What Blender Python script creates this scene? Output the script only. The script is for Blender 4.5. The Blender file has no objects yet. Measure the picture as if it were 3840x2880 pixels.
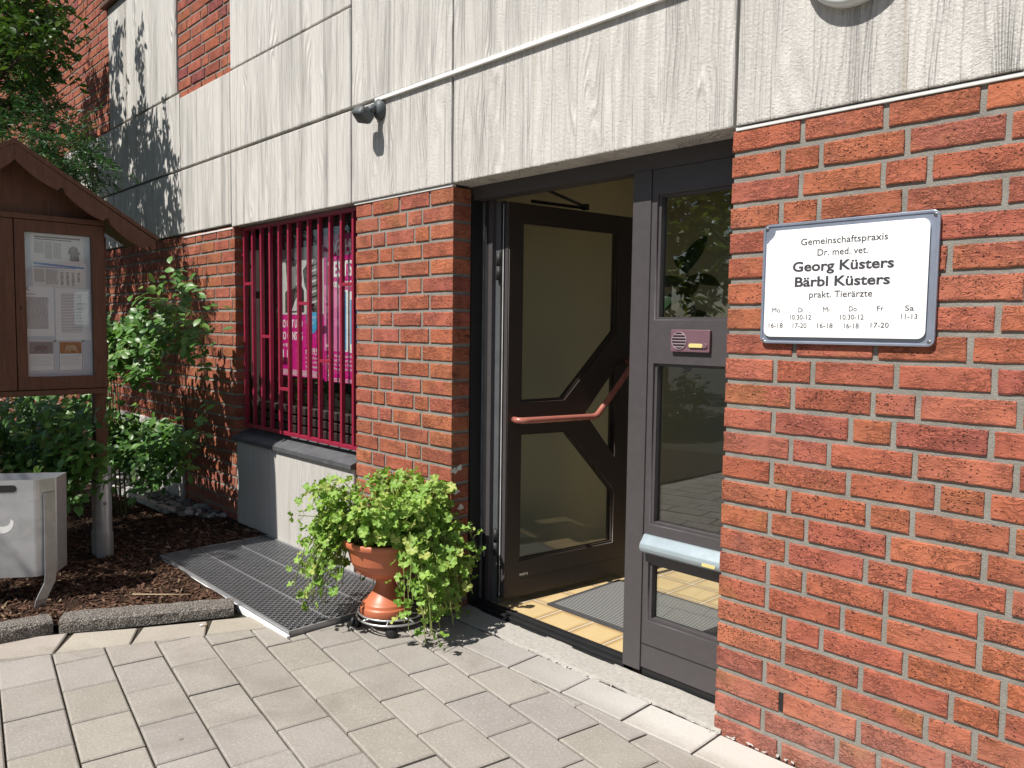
import bpy, bmesh, math, random
import numpy as np
from mathutils import Vector, Matrix, Euler
R=math.radians
random.seed(7); rng=np.random.default_rng(11)
sc=bpy.context.scene; COL=sc.collection

# ------------------------------------------------------------------ camera
cd=bpy.data.cameras.new('camera'); cam=bpy.data.objects.new('camera',cd); COL.objects.link(cam)
cd.sensor_width=36; cd.lens=27.425; cd.clip_start=.05; cd.clip_end=500
cam.location=(1.4079,-2.3533,1.3851); cam.rotation_euler=(1.5011,-.0130,.8072)
sc.camera=cam
# ------------------------------------------------------------------ light
SUN_DIR=Vector((.11,1,-1.40)).normalized()           # the way the light travels
w=bpy.data.worlds.new('World'); sc.world=w; w.use_nodes=True
nt=w.node_tree; nt.nodes.clear()
sky=nt.nodes.new('ShaderNodeTexSky'); sky.sky_type='NISHITA'; sky.sun_disc=False
sky.sun_elevation=math.asin(-SUN_DIR.z); sky.sun_rotation=math.atan2(-SUN_DIR.x,-SUN_DIR.y)
bg=nt.nodes.new('ShaderNodeBackground'); bg.inputs[1].default_value=.06
wo=nt.nodes.new('ShaderNodeOutputWorld'); nt.links.new(sky.outputs[0],bg.inputs[0]); nt.links.new(bg.outputs[0],wo.inputs[0])
sl=bpy.data.lights.new('sun','SUN'); sl.energy=5.0; sl.angle=R(.55); sl.color=(1,.955,.89)
so=bpy.data.objects.new('sun',sl); COL.objects.link(so); so.rotation_euler=SUN_DIR.to_track_quat('-Z','Y').to_euler(); so.location=(0,-8,12)
sc.view_settings.view_transform='Standard'; sc.view_settings.look='None'; sc.view_settings.gamma=1
sc.view_settings.exposure=.42

# ------------------------------------------------------------------ materials
class N:
    """small node-tree helper"""
    def __init__(s,name):
        s.m=bpy.data.materials.new(name); s.m.use_nodes=True; s.t=s.m.node_tree; s.t.nodes.clear()
        s.out=s.n('OutputMaterial'); s.b=s.n('BsdfPrincipled'); s.l(s.b.outputs[0],s.out.inputs[0])
    def n(s,ty,**k):
        o=s.t.nodes.new('ShaderNode'+ty)
        for a,v in k.items(): setattr(o,a,v)
        return o
    def l(s,a,b): s.t.links.new(a,b)
    def set(s,node,inp,v):
        i=node.inputs[inp]
        if hasattr(v,'is_linked') or isinstance(v,bpy.types.NodeSocket): s.l(v,i)
        else: i.default_value=v
    def p(s,**k):
        al=dict(col='Base Color',rough='Roughness',metal='Metallic',spec='Specular IOR Level',normal='Normal',trans='Transmission Weight',ior='IOR',coat='Coat Weight')
        for a,v in k.items():
            if a=='col' and isinstance(v,tuple) and len(v)==3: v=(*v,1)
            s.set(s.b,al[a],v)
        return s
    def co(s,scale=(1,1,1),kind='Object',add=None):
        tc=s.n('TexCoord'); mp=s.n('Mapping'); mp.inputs['Scale'].default_value=scale
        src=tc.outputs[kind]
        if add is not None:
            va=s.n('VectorMath',operation='ADD'); s.l(src,va.inputs[0]); s.l(add,va.inputs[1]); src=va.outputs[0]
        s.l(src,mp.inputs[0]); return mp.outputs[0]
    def noise(s,vec,scale=5,detail=4,rough=.55,dist=0):
        o=s.n('TexNoise'); s.l(vec,o.inputs['Vector'])
        o.inputs['Scale'].default_value=scale; o.inputs['Detail'].default_value=detail; o.inputs['Roughness'].default_value=rough; o.inputs['Distortion'].default_value=dist
        return o.outputs['Fac']
    def voro(s,vec,scale=5,feature='F1',rand=1,out='Distance'):
        o=s.n('TexVoronoi',feature=feature); s.l(vec,o.inputs['Vector']); o.inputs['Scale'].default_value=scale; o.inputs['Randomness'].default_value=rand
        return o.outputs[out]
    def wave(s,vec,scale,dist=0,detail=2,dscale=1,direction='X',profile='SIN'):
        o=s.n('TexWave',bands_direction=direction,wave_profile=profile); s.l(vec,o.inputs['Vector'])
        o.inputs['Scale'].default_value=scale;o.inputs['Distortion'].default_value=dist;o.inputs['Detail'].default_value=detail;o.inputs['Detail Scale'].default_value=dscale
        return o.outputs['Fac']
    def ramp(s,fac,stops,interp='LINEAR'):
        o=s.n('ValToRGB'); o.color_ramp.interpolation=interp; e=o.color_ramp.elements
        while len(e)<len(stops): e.new(.5)
        for i,(p,c) in enumerate(stops):
            e[i].position=p; e[i].color=(c,c,c,1) if not isinstance(c,tuple) else (*c[:3],1)
        s.l(fac,o.inputs[0]); return o.outputs[0]
    def mix(s,fac,a,b,mode='MIX'):
        o=s.n('Mix',data_type='RGBA',blend_type=mode)
        for i,v in ((0,fac),(6,a),(7,b)):
            if isinstance(v,bpy.types.NodeSocket): s.l(v,o.inputs[i])
            else: o.inputs[i].default_value=v if i==0 else (*v[:3],1) if isinstance(v,tuple) else (v,v,v,1)
        return o.outputs[2]
    def math(s,op,a,b=0.,c=None):
        o=s.n('Math',operation=op)
        for i,v in enumerate((a,b,c)):
            if v is None: continue
            if isinstance(v,bpy.types.NodeSocket): s.l(v,o.inputs[i])
            else: o.inputs[i].default_value=v
        return o.outputs[0]
    def bump(s,h,strength=.5,dist=.01,prev=None):
        o=s.n('Bump'); o.inputs['Strength'].default_value=strength; o.inputs['Distance'].default_value=dist; s.l(h,o.inputs['Height'])
        if prev is not None: s.l(prev,o.inputs['Normal'])
        return o.outputs[0]
    def attr(s,name,out='Color'):
        o=s.n('Attribute'); o.attribute_name=name; return o.outputs[out]
    def sep(s,v):
        o=s.n('SeparateXYZ'); s.l(v,o.inputs[0]); return o.outputs
def simple(name,col,rough=.5,metal=0,spec=.5,var=.12,scale=12,bump=0,bscale=80,bdist=.002):
    k=N(name); v=k.co()
    f=k.noise(v,scale,5,.6)
    c=k.mix(k.ramp(f,[(.3,0.),(.7,1.)]),tuple(x*(1-var) for x in col),tuple(min(1,x*(1+var)) for x in col))
    k.p(col=c,rough=k.math('ADD',k.math('MULTIPLY',f,.2),rough-.1),metal=metal,spec=spec)
    if bump: k.p(normal=k.bump(k.noise(v,bscale,4,.6),bump,bdist))
    return k.m

def mat_brick():
    k=N('fired brick')
    tint=k.attr('tint'); rnd=k.attr('rnd')
    off=k.n('VectorMath',operation='SCALE'); k.l(rnd,off.inputs[0]); off.inputs['Scale'].default_value=9.
    v=k.co((1,1,1.6),add=off.outputs[0]); vi=k.co(add=off.outputs[0])
    big=k.noise(v,9,3,.6); fine=k.noise(vi,180,4,.7)
    c=k.mix(k.ramp(big,[(.35,0.),(.7,1.)]),tint,k.mix(1.,tint,(.84,.86,.95),'MULTIPLY'))
    # soft kiln shadow patches that some bricks carry
    kiln=k.ramp(k.noise(vi,8,3,.55),[(.58,0.),(.70,1.)])
    kf=k.math('MULTIPLY',kiln,k.ramp(k.sep(rnd)[1],[(.74,0.),(.9,1.)]))
    c=k.mix(k.math('MULTIPLY',kf,.45),c,(.17,.07,.07))
    ok=k.ramp(k.noise(vi,9,2,.5),[(.48,0.),(.66,1.)])
    of=k.math('MULTIPLY',ok,k.ramp(k.sep(rnd)[2],[(.78,0.),(.92,.55)]))
    c=k.mix(of,c,(.36,.16,.06))
    c=k.mix(k.math('MULTIPLY',k.ramp(fine,[(.60,0.),(.70,1.)]),.40),c,(.60,.34,.23))      # pale grit
    # small pits, singly and in loose drifts
    nz=k.n('TexNoise'); k.l(vi,nz.inputs['Vector']); nz.inputs['Scale'].default_value=95
    sc_=k.n('VectorMath',operation='SCALE'); k.l(nz.outputs['Color'],sc_.inputs[0]); sc_.inputs['Scale'].default_value=.010
    dv=k.n('VectorMath',operation='ADD'); k.l(v,dv.inputs[0]); k.l(sc_.outputs[0],dv.inputs[1])
    vo=k.n('TexVoronoi'); k.l(dv.outputs[0],vo.inputs['Vector']); vo.inputs['Scale'].default_value=125
    pick=k.sep(vo.outputs['Color'])[0]; cl=k.noise(vi,13,2,.5)
    keep=k.math('LESS_THAN',pick,k.math('MULTIPLY',k.math('MULTIPLY',k.ramp(cl,[(.30,.25),(.62,1.)]),k.math('ADD',k.math('MULTIPLY',k.math('POWER',k.sep(rnd)[0],1.6),.42),.08)),1.))
    rad=k.math('ADD',k.math('MULTIPLY',k.sep(vo.outputs['Color'])[1],.30),.22)
    pore=k.math('MULTIPLY',keep,k.ramp(k.math('SUBTRACT',rad,vo.outputs['Distance']),[(.0,0.),(.07,1.)]))
    c=k.mix(k.math('MULTIPLY',pore,.88),c,(.050,.018,.013))
    # lime and dust bloom on the lowest courses
    z=k.sep(k.co())[2]
    low=k.math('MULTIPLY',k.ramp(z,[(0.,1.),(.36,0.)]),k.ramp(k.noise(k.co(),4,4,.6),[(.3,.2),(.7,1.)]))
    c=k.mix(k.math('MULTIPLY',low,.5),c,(.30,.20,.19))
    wr=k.noise(k.co((1,1,2.1),add=off.outputs[0]),24,4,.58,1.9)
    rid=k.math('ABSOLUTE',k.math('SUBTRACT',wr,.5))
    h=k.math('SUBTRACT',k.math('ADD',k.math('MULTIPLY',k.math('MULTIPLY',k.ramp(rid,[(.0,0.),(.07,1.)]),k.ramp(k.noise(vi,11,2,.5),[(.38,.12),(.62,1.)])),.62),k.math('ADD',k.math('MULTIPLY',wr,.9),k.math('MULTIPLY',fine,.08))),k.math('MULTIPLY',pore,.7))
    k.p(col=c,rough=.85,spec=.25,normal=k.bump(h,1.,.0058))
    return k.m
def mat_mortar():
    k=N('grey mortar'); v=k.co()
    f=k.noise(v,160,4,.7); g=k.noise(v,14,4,.6)
    c=k.mix(k.ramp(g,[(.3,0.),(.7,1.)]),(.205,.195,.172),(.29,.275,.245))
    c=k.mix(k.ramp(f,[(.56,0.),(.7,.4)]),c,(.46,.44,.40))
    k.p(col=c,rough=.93,spec=.2,normal=k.bump(f,.9,.004)); return k.m
def mat_concrete(name='board marked concrete',relief=1.,tone=1.,stain=1.):
    k=N(name); pos=k.co(); x,y,z=k.sep(pos)
    off=k.attr('rnd')
    # formwork boards 0.14 m wide, each with its own grain
    bx=k.math('FLOOR',k.math('DIVIDE',x,.137)); 
    wn=k.n('TexWhiteNoise',noise_dimensions='1D'); k.l(bx,wn.inputs['W'])
    sc1=k.n('VectorMath',operation='SCALE'); k.l(wn.outputs['Color'],sc1.inputs[0]); sc1.inputs['Scale'].default_value=17
    v=k.n('VectorMath',operation='ADD'); k.l(pos,v.inputs[0]); k.l(sc1.outputs[0],v.inputs[1]); v=v.outputs[0]
    def st(sx,sz):
        mp=k.n('Mapping'); mp.inputs['Scale'].default_value=(sx,sx,sz); k.l(v,mp.inputs[0]); return mp.outputs[0]
    broad=k.noise(st(5.0,.95),1.,2,.45,.5); fineb=k.noise(st(30,1.6),1.,2,.5)
    rings=k.math('SINE',k.math('ADD',k.math('MULTIPLY',k.sep(v)[0],6.2832/.026),k.math('ADD',k.math('MULTIPLY',broad,62.),k.math('MULTIPLY',fineb,5.))))
    streak=k.noise(st(150,3.2),1.,3,.6)
    fine=k.noise(pos,130,4,.7)
    amp=k.ramp(k.noise(st(9,1.0),1.,3,.6),[(.34,.06),(.60,1.)])
    rr=k.math('MULTIPLY',k.math('MULTIPLY',rings,amp),.5)
    edge=k.math('ABSOLUTE',k.math('SUBTRACT',k.math('FRACT',k.math('DIVIDE',x,.137)),.5))
    joint=k.ramp(edge,[(.485,0.),(.498,1.)])
    h=k.math('ADD',k.math('ADD',k.math('MULTIPLY',rr,1.5),k.math('MULTIPLY',streak,.8)),k.math('MULTIPLY',fine,.9))
    h=k.math('SUBTRACT',h,k.math('MULTIPLY',joint,.35))
    c=k.mix(k.ramp(k.noise(st(2.2,.6),1.,4,.6),[(.3,0.),(.7,1.)]),(.575*tone,.555*tone,.52*tone),(.69*tone,.668*tone,.632*tone))
    c=k.mix(k.math('MULTIPLY',k.ramp(k.math('ADD',rr,k.math('MULTIPLY',streak,.5)),[(-.0,1.),(.22,0.)]),.18),c,(.42*tone,.40*tone,.37*tone))
    # rain streaks: dark from the upper edges, brown in places
    s1=k.noise(k.co((16,16,.55)),1.,4,.65); s2=k.noise(k.co((6,6,.2)),1.3,3,.6)
    c=k.mix(k.math('MULTIPLY',k.math('MULTIPLY',k.ramp(s1,[(.54,0.),(.70,1.)]),k.ramp(s2,[(.42,0.),(.62,1.)])),.34*stain),c,(.20,.19,.165))
    s3=k.noise(k.co((22,22,.35)),1.,3,.6); s4=k.noise(k.co((2.6,2.6,.25)),1.2,2,.5)
    c=k.mix(k.math('MULTIPLY',k.math('MULTIPLY',k.ramp(s3,[(.58,0.),(.68,1.)]),k.ramp(s4,[(.52,0.),(.64,1.)])),.62*stain),c,(.27,.20,.10))
    pit=k.ramp(k.voro(pos,42),[(.05,1.),(.09,0.)])
    pit=k.math('MULTIPLY',pit,k.ramp(k.noise(pos,7,2,.5),[(.55,0.),(.62,1.)]))
    c=k.mix(k.math('MULTIPLY',pit,.5),c,(.15,.14,.13))
    k.p(col=c,rough=.88,spec=.25,normal=k.bump(k.math('SUBTRACT',h,pit),1.*relief,.0062)); return k.m
def mat_paver():
    k=N('concrete paver'); pos=k.co(); tint=k.attr('tint'); rnd=k.attr('rnd')
    f=k.noise(pos,110,4,.85); g=k.noise(pos,5,4,.6); m=k.noise(pos,45,5,.7)
    c=k.mix(k.ramp(g,[(.3,0.),(.7,1.)]),tint,k.mix(1.,tint,(.86,.85,.84),'MULTIPLY'))
    c=k.mix(k.ramp(m,[(.52,0.),(.75,.35)]),c,k.mix(1.,tint,(.74,.72,.69),'MULTIPLY'))
    c=k.mix(k.ramp(f,[(.56,0.),(.68,.75)]),c,(.52,.49,.45)); c=k.mix(k.ramp(f,[(.30,.85),(.43,0.)]),c,(.15,.14,.125))
    st_=k.math('MULTIPLY',k.ramp(k.noise(pos,2.3,5,.7,.8),[(.54,0.),(.66,1.)]),.28); c=k.mix(st_,c,(.17,.155,.13))
    d=k.ramp(k.voro(pos,3.1),[(.028,1.),(.04,0.)])
    c=k.mix(k.math('MULTIPLY',d,.55),c,(.07,.065,.06))
    # cement haze beside the wall, spilt in an uneven band
    y=k.sep(pos)[1]; x=k.sep(pos)[0]
    hz=k.math('MULTIPLY',k.ramp(k.math('ADD',y,k.math('MULTIPLY',g,.22)),[(-.06+.0,0.),(.10,1.)]),k.ramp(k.math('ADD',x,2.),[(1.05/2,0.),(.95,1.)]))
    hx=k.n('MapRange'); k.l(x,hx.inputs[0]); hx.inputs[1].default_value=-1.0; hx.inputs[2].default_value=-.1
    hy=k.n('MapRange'); k.l(k.math('ADD',y,k.math('MULTIPLY',g,.12)),hy.inputs[0]); hy.inputs[1].default_value=-.17; hy.inputs[2].default_value=-.05
    c=k.mix(k.math('MULTIPLY',k.math('MULTIPLY',hx.outputs[0],hy.outputs[0]),.62),c,(.60,.585,.55))
    k.p(col=c,rough=.92,spec=.2,normal=k.bump(k.math('ADD',f,k.math('MULTIPLY',m,.6)),.55,.003)); return k.m
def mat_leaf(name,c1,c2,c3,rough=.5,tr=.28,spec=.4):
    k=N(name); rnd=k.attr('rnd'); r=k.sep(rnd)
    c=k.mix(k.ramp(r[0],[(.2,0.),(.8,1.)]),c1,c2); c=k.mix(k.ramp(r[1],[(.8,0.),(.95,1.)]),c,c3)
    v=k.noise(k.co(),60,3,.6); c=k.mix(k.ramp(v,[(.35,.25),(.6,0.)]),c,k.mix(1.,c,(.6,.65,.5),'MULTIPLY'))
    k.p(col=c,rough=rough,spec=spec)
    t=k.n('BsdfTranslucent'); k.l(k.mix(1.,c,(1.15,1.2,.55),'MULTIPLY'),t.inputs[0])
    mx=k.n('MixShader'); mx.inputs[0].default_value=tr; k.l(k.b.outputs[0],mx.inputs[1]); k.l(t.outputs[0],mx.inputs[2]); k.l(mx.outputs[0],k.out.inputs[0])
    return k.m
def mat_glass(name,tint=(.9,.93,.9),refl=1.):
    """thin single pane: fresnel reflection over clear transmission, so sun passes through it"""
    k=N(name); k.t.nodes.remove(k.b)
    ge=k.n('NewGeometry'); dt=k.n('VectorMath',operation='DOT_PRODUCT'); k.l(ge.outputs['Normal'],dt.inputs[0]); k.l(ge.outputs['Incoming'],dt.inputs[1])
    cs=k.math('ABSOLUTE',dt.outputs['Value']); fr=k.math('ADD',k.math('MULTIPLY',k.math('POWER',k.math('SUBTRACT',1.,cs),5.),.95),.045)
    tr=k.n('BsdfTransparent'); tr.inputs[0].default_value=(*tint,1)
    gl=k.n('BsdfGlossy'); gl.inputs['Roughness'].default_value=.004
    mx=k.n('MixShader'); k.l(k.math('MINIMUM',k.math('MULTIPLY',fr,1.25*refl),1.),mx.inputs[0]); k.l(tr.outputs[0],mx.inputs[1]); k.l(gl.outputs[0],mx.inputs[2]); k.l(mx.outputs[0],k.out.inputs[0])
    return k.m
def mat_wood():
    k=N('brown stained wood'); v=k.co((6,6,1)); f=k.noise(v,9,5,.6,.6); g=k.noise(k.co((60,60,4)),1,3,.6)
    c=k.mix(k.ramp(f,[(.3,0.),(.7,1.)]),(.090,.040,.022),(.140,.064,.035)); c=k.mix(k.ramp(g,[(.5,0.),(.75,.5)]),c,(.06,.028,.016))
    k.p(col=c,rough=.6,spec=.35,normal=k.bump(g,.3,.002)); return k.m
def mat_tile():
    k=N('beige floor tile'); pos=k.co(); x,y,z=k.sep(pos)
    def fr(a,o): return k.math('ABSOLUTE',k.math('SUBTRACT',k.math('FRACT',k.math('DIVIDE',k.math('ADD',a,o),.2)),.5))
    e=k.math('MAXIMUM',fr(x,.267+2.0),fr(y,-.374+2.0))
    n=k.noise(pos,9,4,.6)
    c=k.mix(k.ramp(k.math('ADD',e,k.math('MULTIPLY',n,.18)),[(.42,0.),(.56,1.)]),(.58,.43,.22),(.30,.17,.06))
    c=k.mix(k.ramp(n,[(.35,0.),(.7,.5)]),c,(.66,.52,.30))
    gr=k.ramp(e,[(.474,0.),(.480,1.)])
    c=k.mix(gr,c,(.52,.46,.36))
    k.p(col=c,rough=k.math('ADD',k.math('MULTIPLY',gr,.5),.3),spec=.5,normal=k.bump(k.math('MULTIPLY',gr,-1.),.6,.003)); return k.m
def mat_mat():
    k=N('ribbed doormat'); pos=k.co(); y=k.sep(pos)[1]
    s=k.math('SINE',k.math('MULTIPLY',y,6.2832/.0155)); f=k.noise(pos,400,2,.7)
    c=k.mix(k.ramp(s,[(.30,0.),(.6,1.)]),(.10,.10,.098),(.40,.40,.385)); c=k.mix(k.ramp(f,[(.4,.35),(.6,0.)]),c,(.12,.12,.12))
    k.p(col=c,rough=.95,spec=.1,normal=k.bump(s,.8,.004)); return k.m
def mat_soil(name,c1,c2,sc_=30,bd=.015):
    k=N(name); v=k.co(); f=k.noise(v,sc_,6,.7); c=k.mix(k.ramp(f,[(.3,0.),(.7,1.)]),c1,c2)
    k.p(col=c,rough=.95,spec=.15,normal=k.bump(f,.9,bd)); return k.m
def mat_attr(name,rough=.8,spec=.3,bump=0,bscale=60):
    k=N(name); t=k.attr('tint'); f=k.noise(k.co(),bscale,4,.6)
    k.p(col=k.mix(k.ramp(f,[(.3,.25),(.7,0.)]),t,k.mix(1.,t,(.6,.6,.6),'MULTIPLY')),rough=rough,spec=spec)
    if bump:k.p(normal=k.bump(f,bump,.004))
    return k.m
def mat_kerb():
    k=N('exposed aggregate kerb'); v=k.co(); d=k.voro(v,150); f=k.noise(v,90,4,.7); c=k.voro(v,150,out='Color'); cs=k.sep(c)[0]
    col=k.mix(cs,(.12,.11,.10),(.40,.37,.33)); col=k.mix(k.ramp(d,[(.35,0.),(.6,1.)]),col,(.10,.09,.08))
    k.p(col=col,rough=.9,spec=.25,normal=k.bump(k.math('SUBTRACT',k.math('MULTIPLY',f,.5),d),.9,.006)); return k.m
def mat_galv(name='galvanised steel',base=.50,rough=.42,metal=.75):
    k=N(name); v=k.co(); s=k.voro(v,26,out='Color'); f=k.noise(v,7,4,.6)
    c=k.mix(k.math('MULTIPLY',k.sep(s)[0],.5),(base*.86,base*.88,base*.92),(base*1.1,base*1.12,base*1.15)); c=k.mix(k.ramp(f,[(.45,0.),(.75,.45)]),c,(base*.55,base*.54,base*.52))
    k.p(col=c,rough=k.math('ADD',k.math('MULTIPLY',f,.25),rough-.12),metal=metal); return k.m
M=dict(
 brick=mat_brick(),mortar=mat_mortar(),conc=mat_concrete(),conc_low=mat_concrete('weathered concrete base',.55,.80,1.5),paver=mat_paver(),
 frame=simple('dark brown door paint',(.066,.059,.062),.42,0,.5,.06,30,.12,300,.0006),
 leafpaint=simple('dark door leaf paint',(.040,.029,.024),.48,0,.4,.06,30,.1,300,.0006),
 black=simple('plain black',(.012,.012,.013),.6),alu=simple('light aluminium edge',(.62,.62,.62),.4,.3),
 greystrip=simple('grey aluminium profile',(.16,.17,.18),.4,.5),
 glass=mat_glass('window glass',(.94,.955,.94),1.35),glasss=mat_glass('side panel glass',(.80,.82,.80),2.5),glassb=mat_glass('board glass',(.94,.96,.96),.75),
 handle=simple('red brown handle lacquer',(.36,.125,.095),.28,0,.6,.05),
 wallin=simple('olive interior paint',(.72,.64,.43),.85,0,.2,.04,4,.2,200,.001),ceilin=simple('ceiling paint',(.64,.55,.44),.9,0,.2,.03,4),
 tile=mat_tile(),mat=mat_mat(),matedge=simple('doormat edge',(.05,.05,.052),.8),
 purple=simple('aubergine plastic',(.155,.085,.105),.38,0,.5,.05),button=simple('yellowed name tag',(.62,.53,.22),.35),
 slot=simple('grey blue letter flap metal',(.36,.43,.46),.32,.35,.5,.06),
 signw=simple('white enamel',(.90,.90,.90),.25,0,.5,.01),signm=simple('blue grey sign metal',(.36,.40,.50),.32,.6,.5,.06),ink=simple('dark grey lettering',(.055,.055,.065),.6,0,.2,.02),
 screw=simple('screw steel',(.22,.22,.22),.4,.7),
 sensor=simple('anthracite plastic',(.075,.085,.088),.5,0,.4,.05,60,.15,300),conduit=simple('white cable duct',(.78,.78,.76),.4,0,.5,.03,5),
 lamp=simple('grey lamp housing',(.62,.64,.63),.35,0,.5,.04),lampg=simple('opal lamp glass',(.80,.80,.78),.2,0,.5,.02),
 grille=simple('crimson gloss paint',(.27,.018,.045),.36,0,.5,.10,20,.12,120,.001),slate=simple('dark slate sill',(.085,.088,.095),.62,0,.4,.25,14,.4,50,.004),
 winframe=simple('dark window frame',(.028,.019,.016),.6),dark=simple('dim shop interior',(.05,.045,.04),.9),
 magenta=None,wood=mat_wood(),galv=mat_galv(),galvdark=mat_galv('zinc bin sheet',.56,.34,.6),grate=mat_galv('galvanised grating',.40,.42,.6),
 pot=simple('terracotta plastic',(.46,.135,.065),.42,0,.5,.05,8),soil=mat_soil('potting soil',(.03,.02,.013),(.07,.045,.03),60),
 wire=simple('zinc wire',(.55,.56,.57),.35,.8),tyre=simple('black caster plastic',(.015,.015,.016),.5),
 ger=mat_leaf('geranium leaf',(.17,.32,.05),(.30,.46,.095),(.42,.47,.13),.5,.30),gstem=mat_attr('plant stem',.6),
 rose=mat_leaf('rose leaf',(.07,.175,.035),(.12,.26,.055),(.18,.30,.07),.40,.28,.5),
 tree=mat_leaf('tree leaf',(.034,.078,.018),(.058,.12,.025),(.12,.19,.03),.45,.28),conif=mat_leaf('feathery dark leaf',(.022,.075,.028),(.04,.12,.04),(.07,.16,.05),.5,.25),
 yel=mat_leaf('yellow green leaf',(.12,.20,.03),(.20,.28,.04),(.28,.32,.06),.5,.3),
 ficus=mat_leaf('rubber plant leaf',(.02,.045,.02),(.03,.06,.028),(.035,.07,.03),.25,.08,.6),
 bark=mat_soil('tree bark',(.06,.045,.035),(.13,.10,.075),25),mulch=mat_attr('bark chip',.9,.2,.6,90),mulchbase=mat_soil('mulch ground',(.018,.011,.008),(.05,.03,.02),50),
 pebble=mat_attr('river pebble',.7,.35,.3,70),joint=mat_soil('joint sand and moss',(.035,.031,.023),(.095,.086,.065),120),kerb=mat_kerb(),
 strip=mat_soil('rough cement strip',(.29,.275,.25),(.42,.40,.365),70,.004),crust=mat_soil('lime crust',(.45,.43,.40),(.70,.68,.64),60),
 asphalt=mat_soil('asphalt',(.045,.045,.047),(.08,.08,.08),60),
 paper=simple('white paper',(.74,.75,.76),.8,0,.2,.03,6),newsprint=simple('newsprint',(.66,.67,.66),.85,0,.2,.05,6),pinboard=simple('pale blue backing',(.50,.56,.62),.85,0,.2,.05,6),
 inkgrey=simple('grey print',(.16,.16,.17),.8,0,.1,.02),inkblue=simple('blue print',(.12,.27,.52),.7,0,.2,.02),inkblack=simple('black print',(.03,.03,.035),.7,0,.2,.02),
 posterm=simple('magenta poster print',(.62,.01,.24),.35,0,.5,.08,4),posterd=simple('deep magenta print',(.34,.006,.13),.35,0,.5,.08,4),posterl=simple('light magenta print',(.74,.20,.45),.35,0,.5,.08,4),posterw=simple('white print',(.85,.85,.86),.4,0,.4,.02),
 pgrey=simple('photo mid grey',(.22,.22,.23),.4,0,.4,.3,9),plight=simple('photo light grey',(.62,.62,.62),.4,0,.4,.12,9),pdark=simple('photo dark grey',(.025,.026,.03),.4,0,.4,.3,9),pblue=simple('poster cyan',(.05,.36,.66),.35,0,.5,.15,8),
 ochre=simple('ochre photo',(.30,.15,.06),.7,0,.2,.25,40),tan=simple('tan photo',(.46,.33,.20),.7,0,.2,.15,40),
 silicone=simple('pale sealant',(.66,.66,.64),.6,0,.3,.1,20),white=simple('white painted metal',(.80,.80,.78),.45,0,.5,.05),
)

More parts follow.
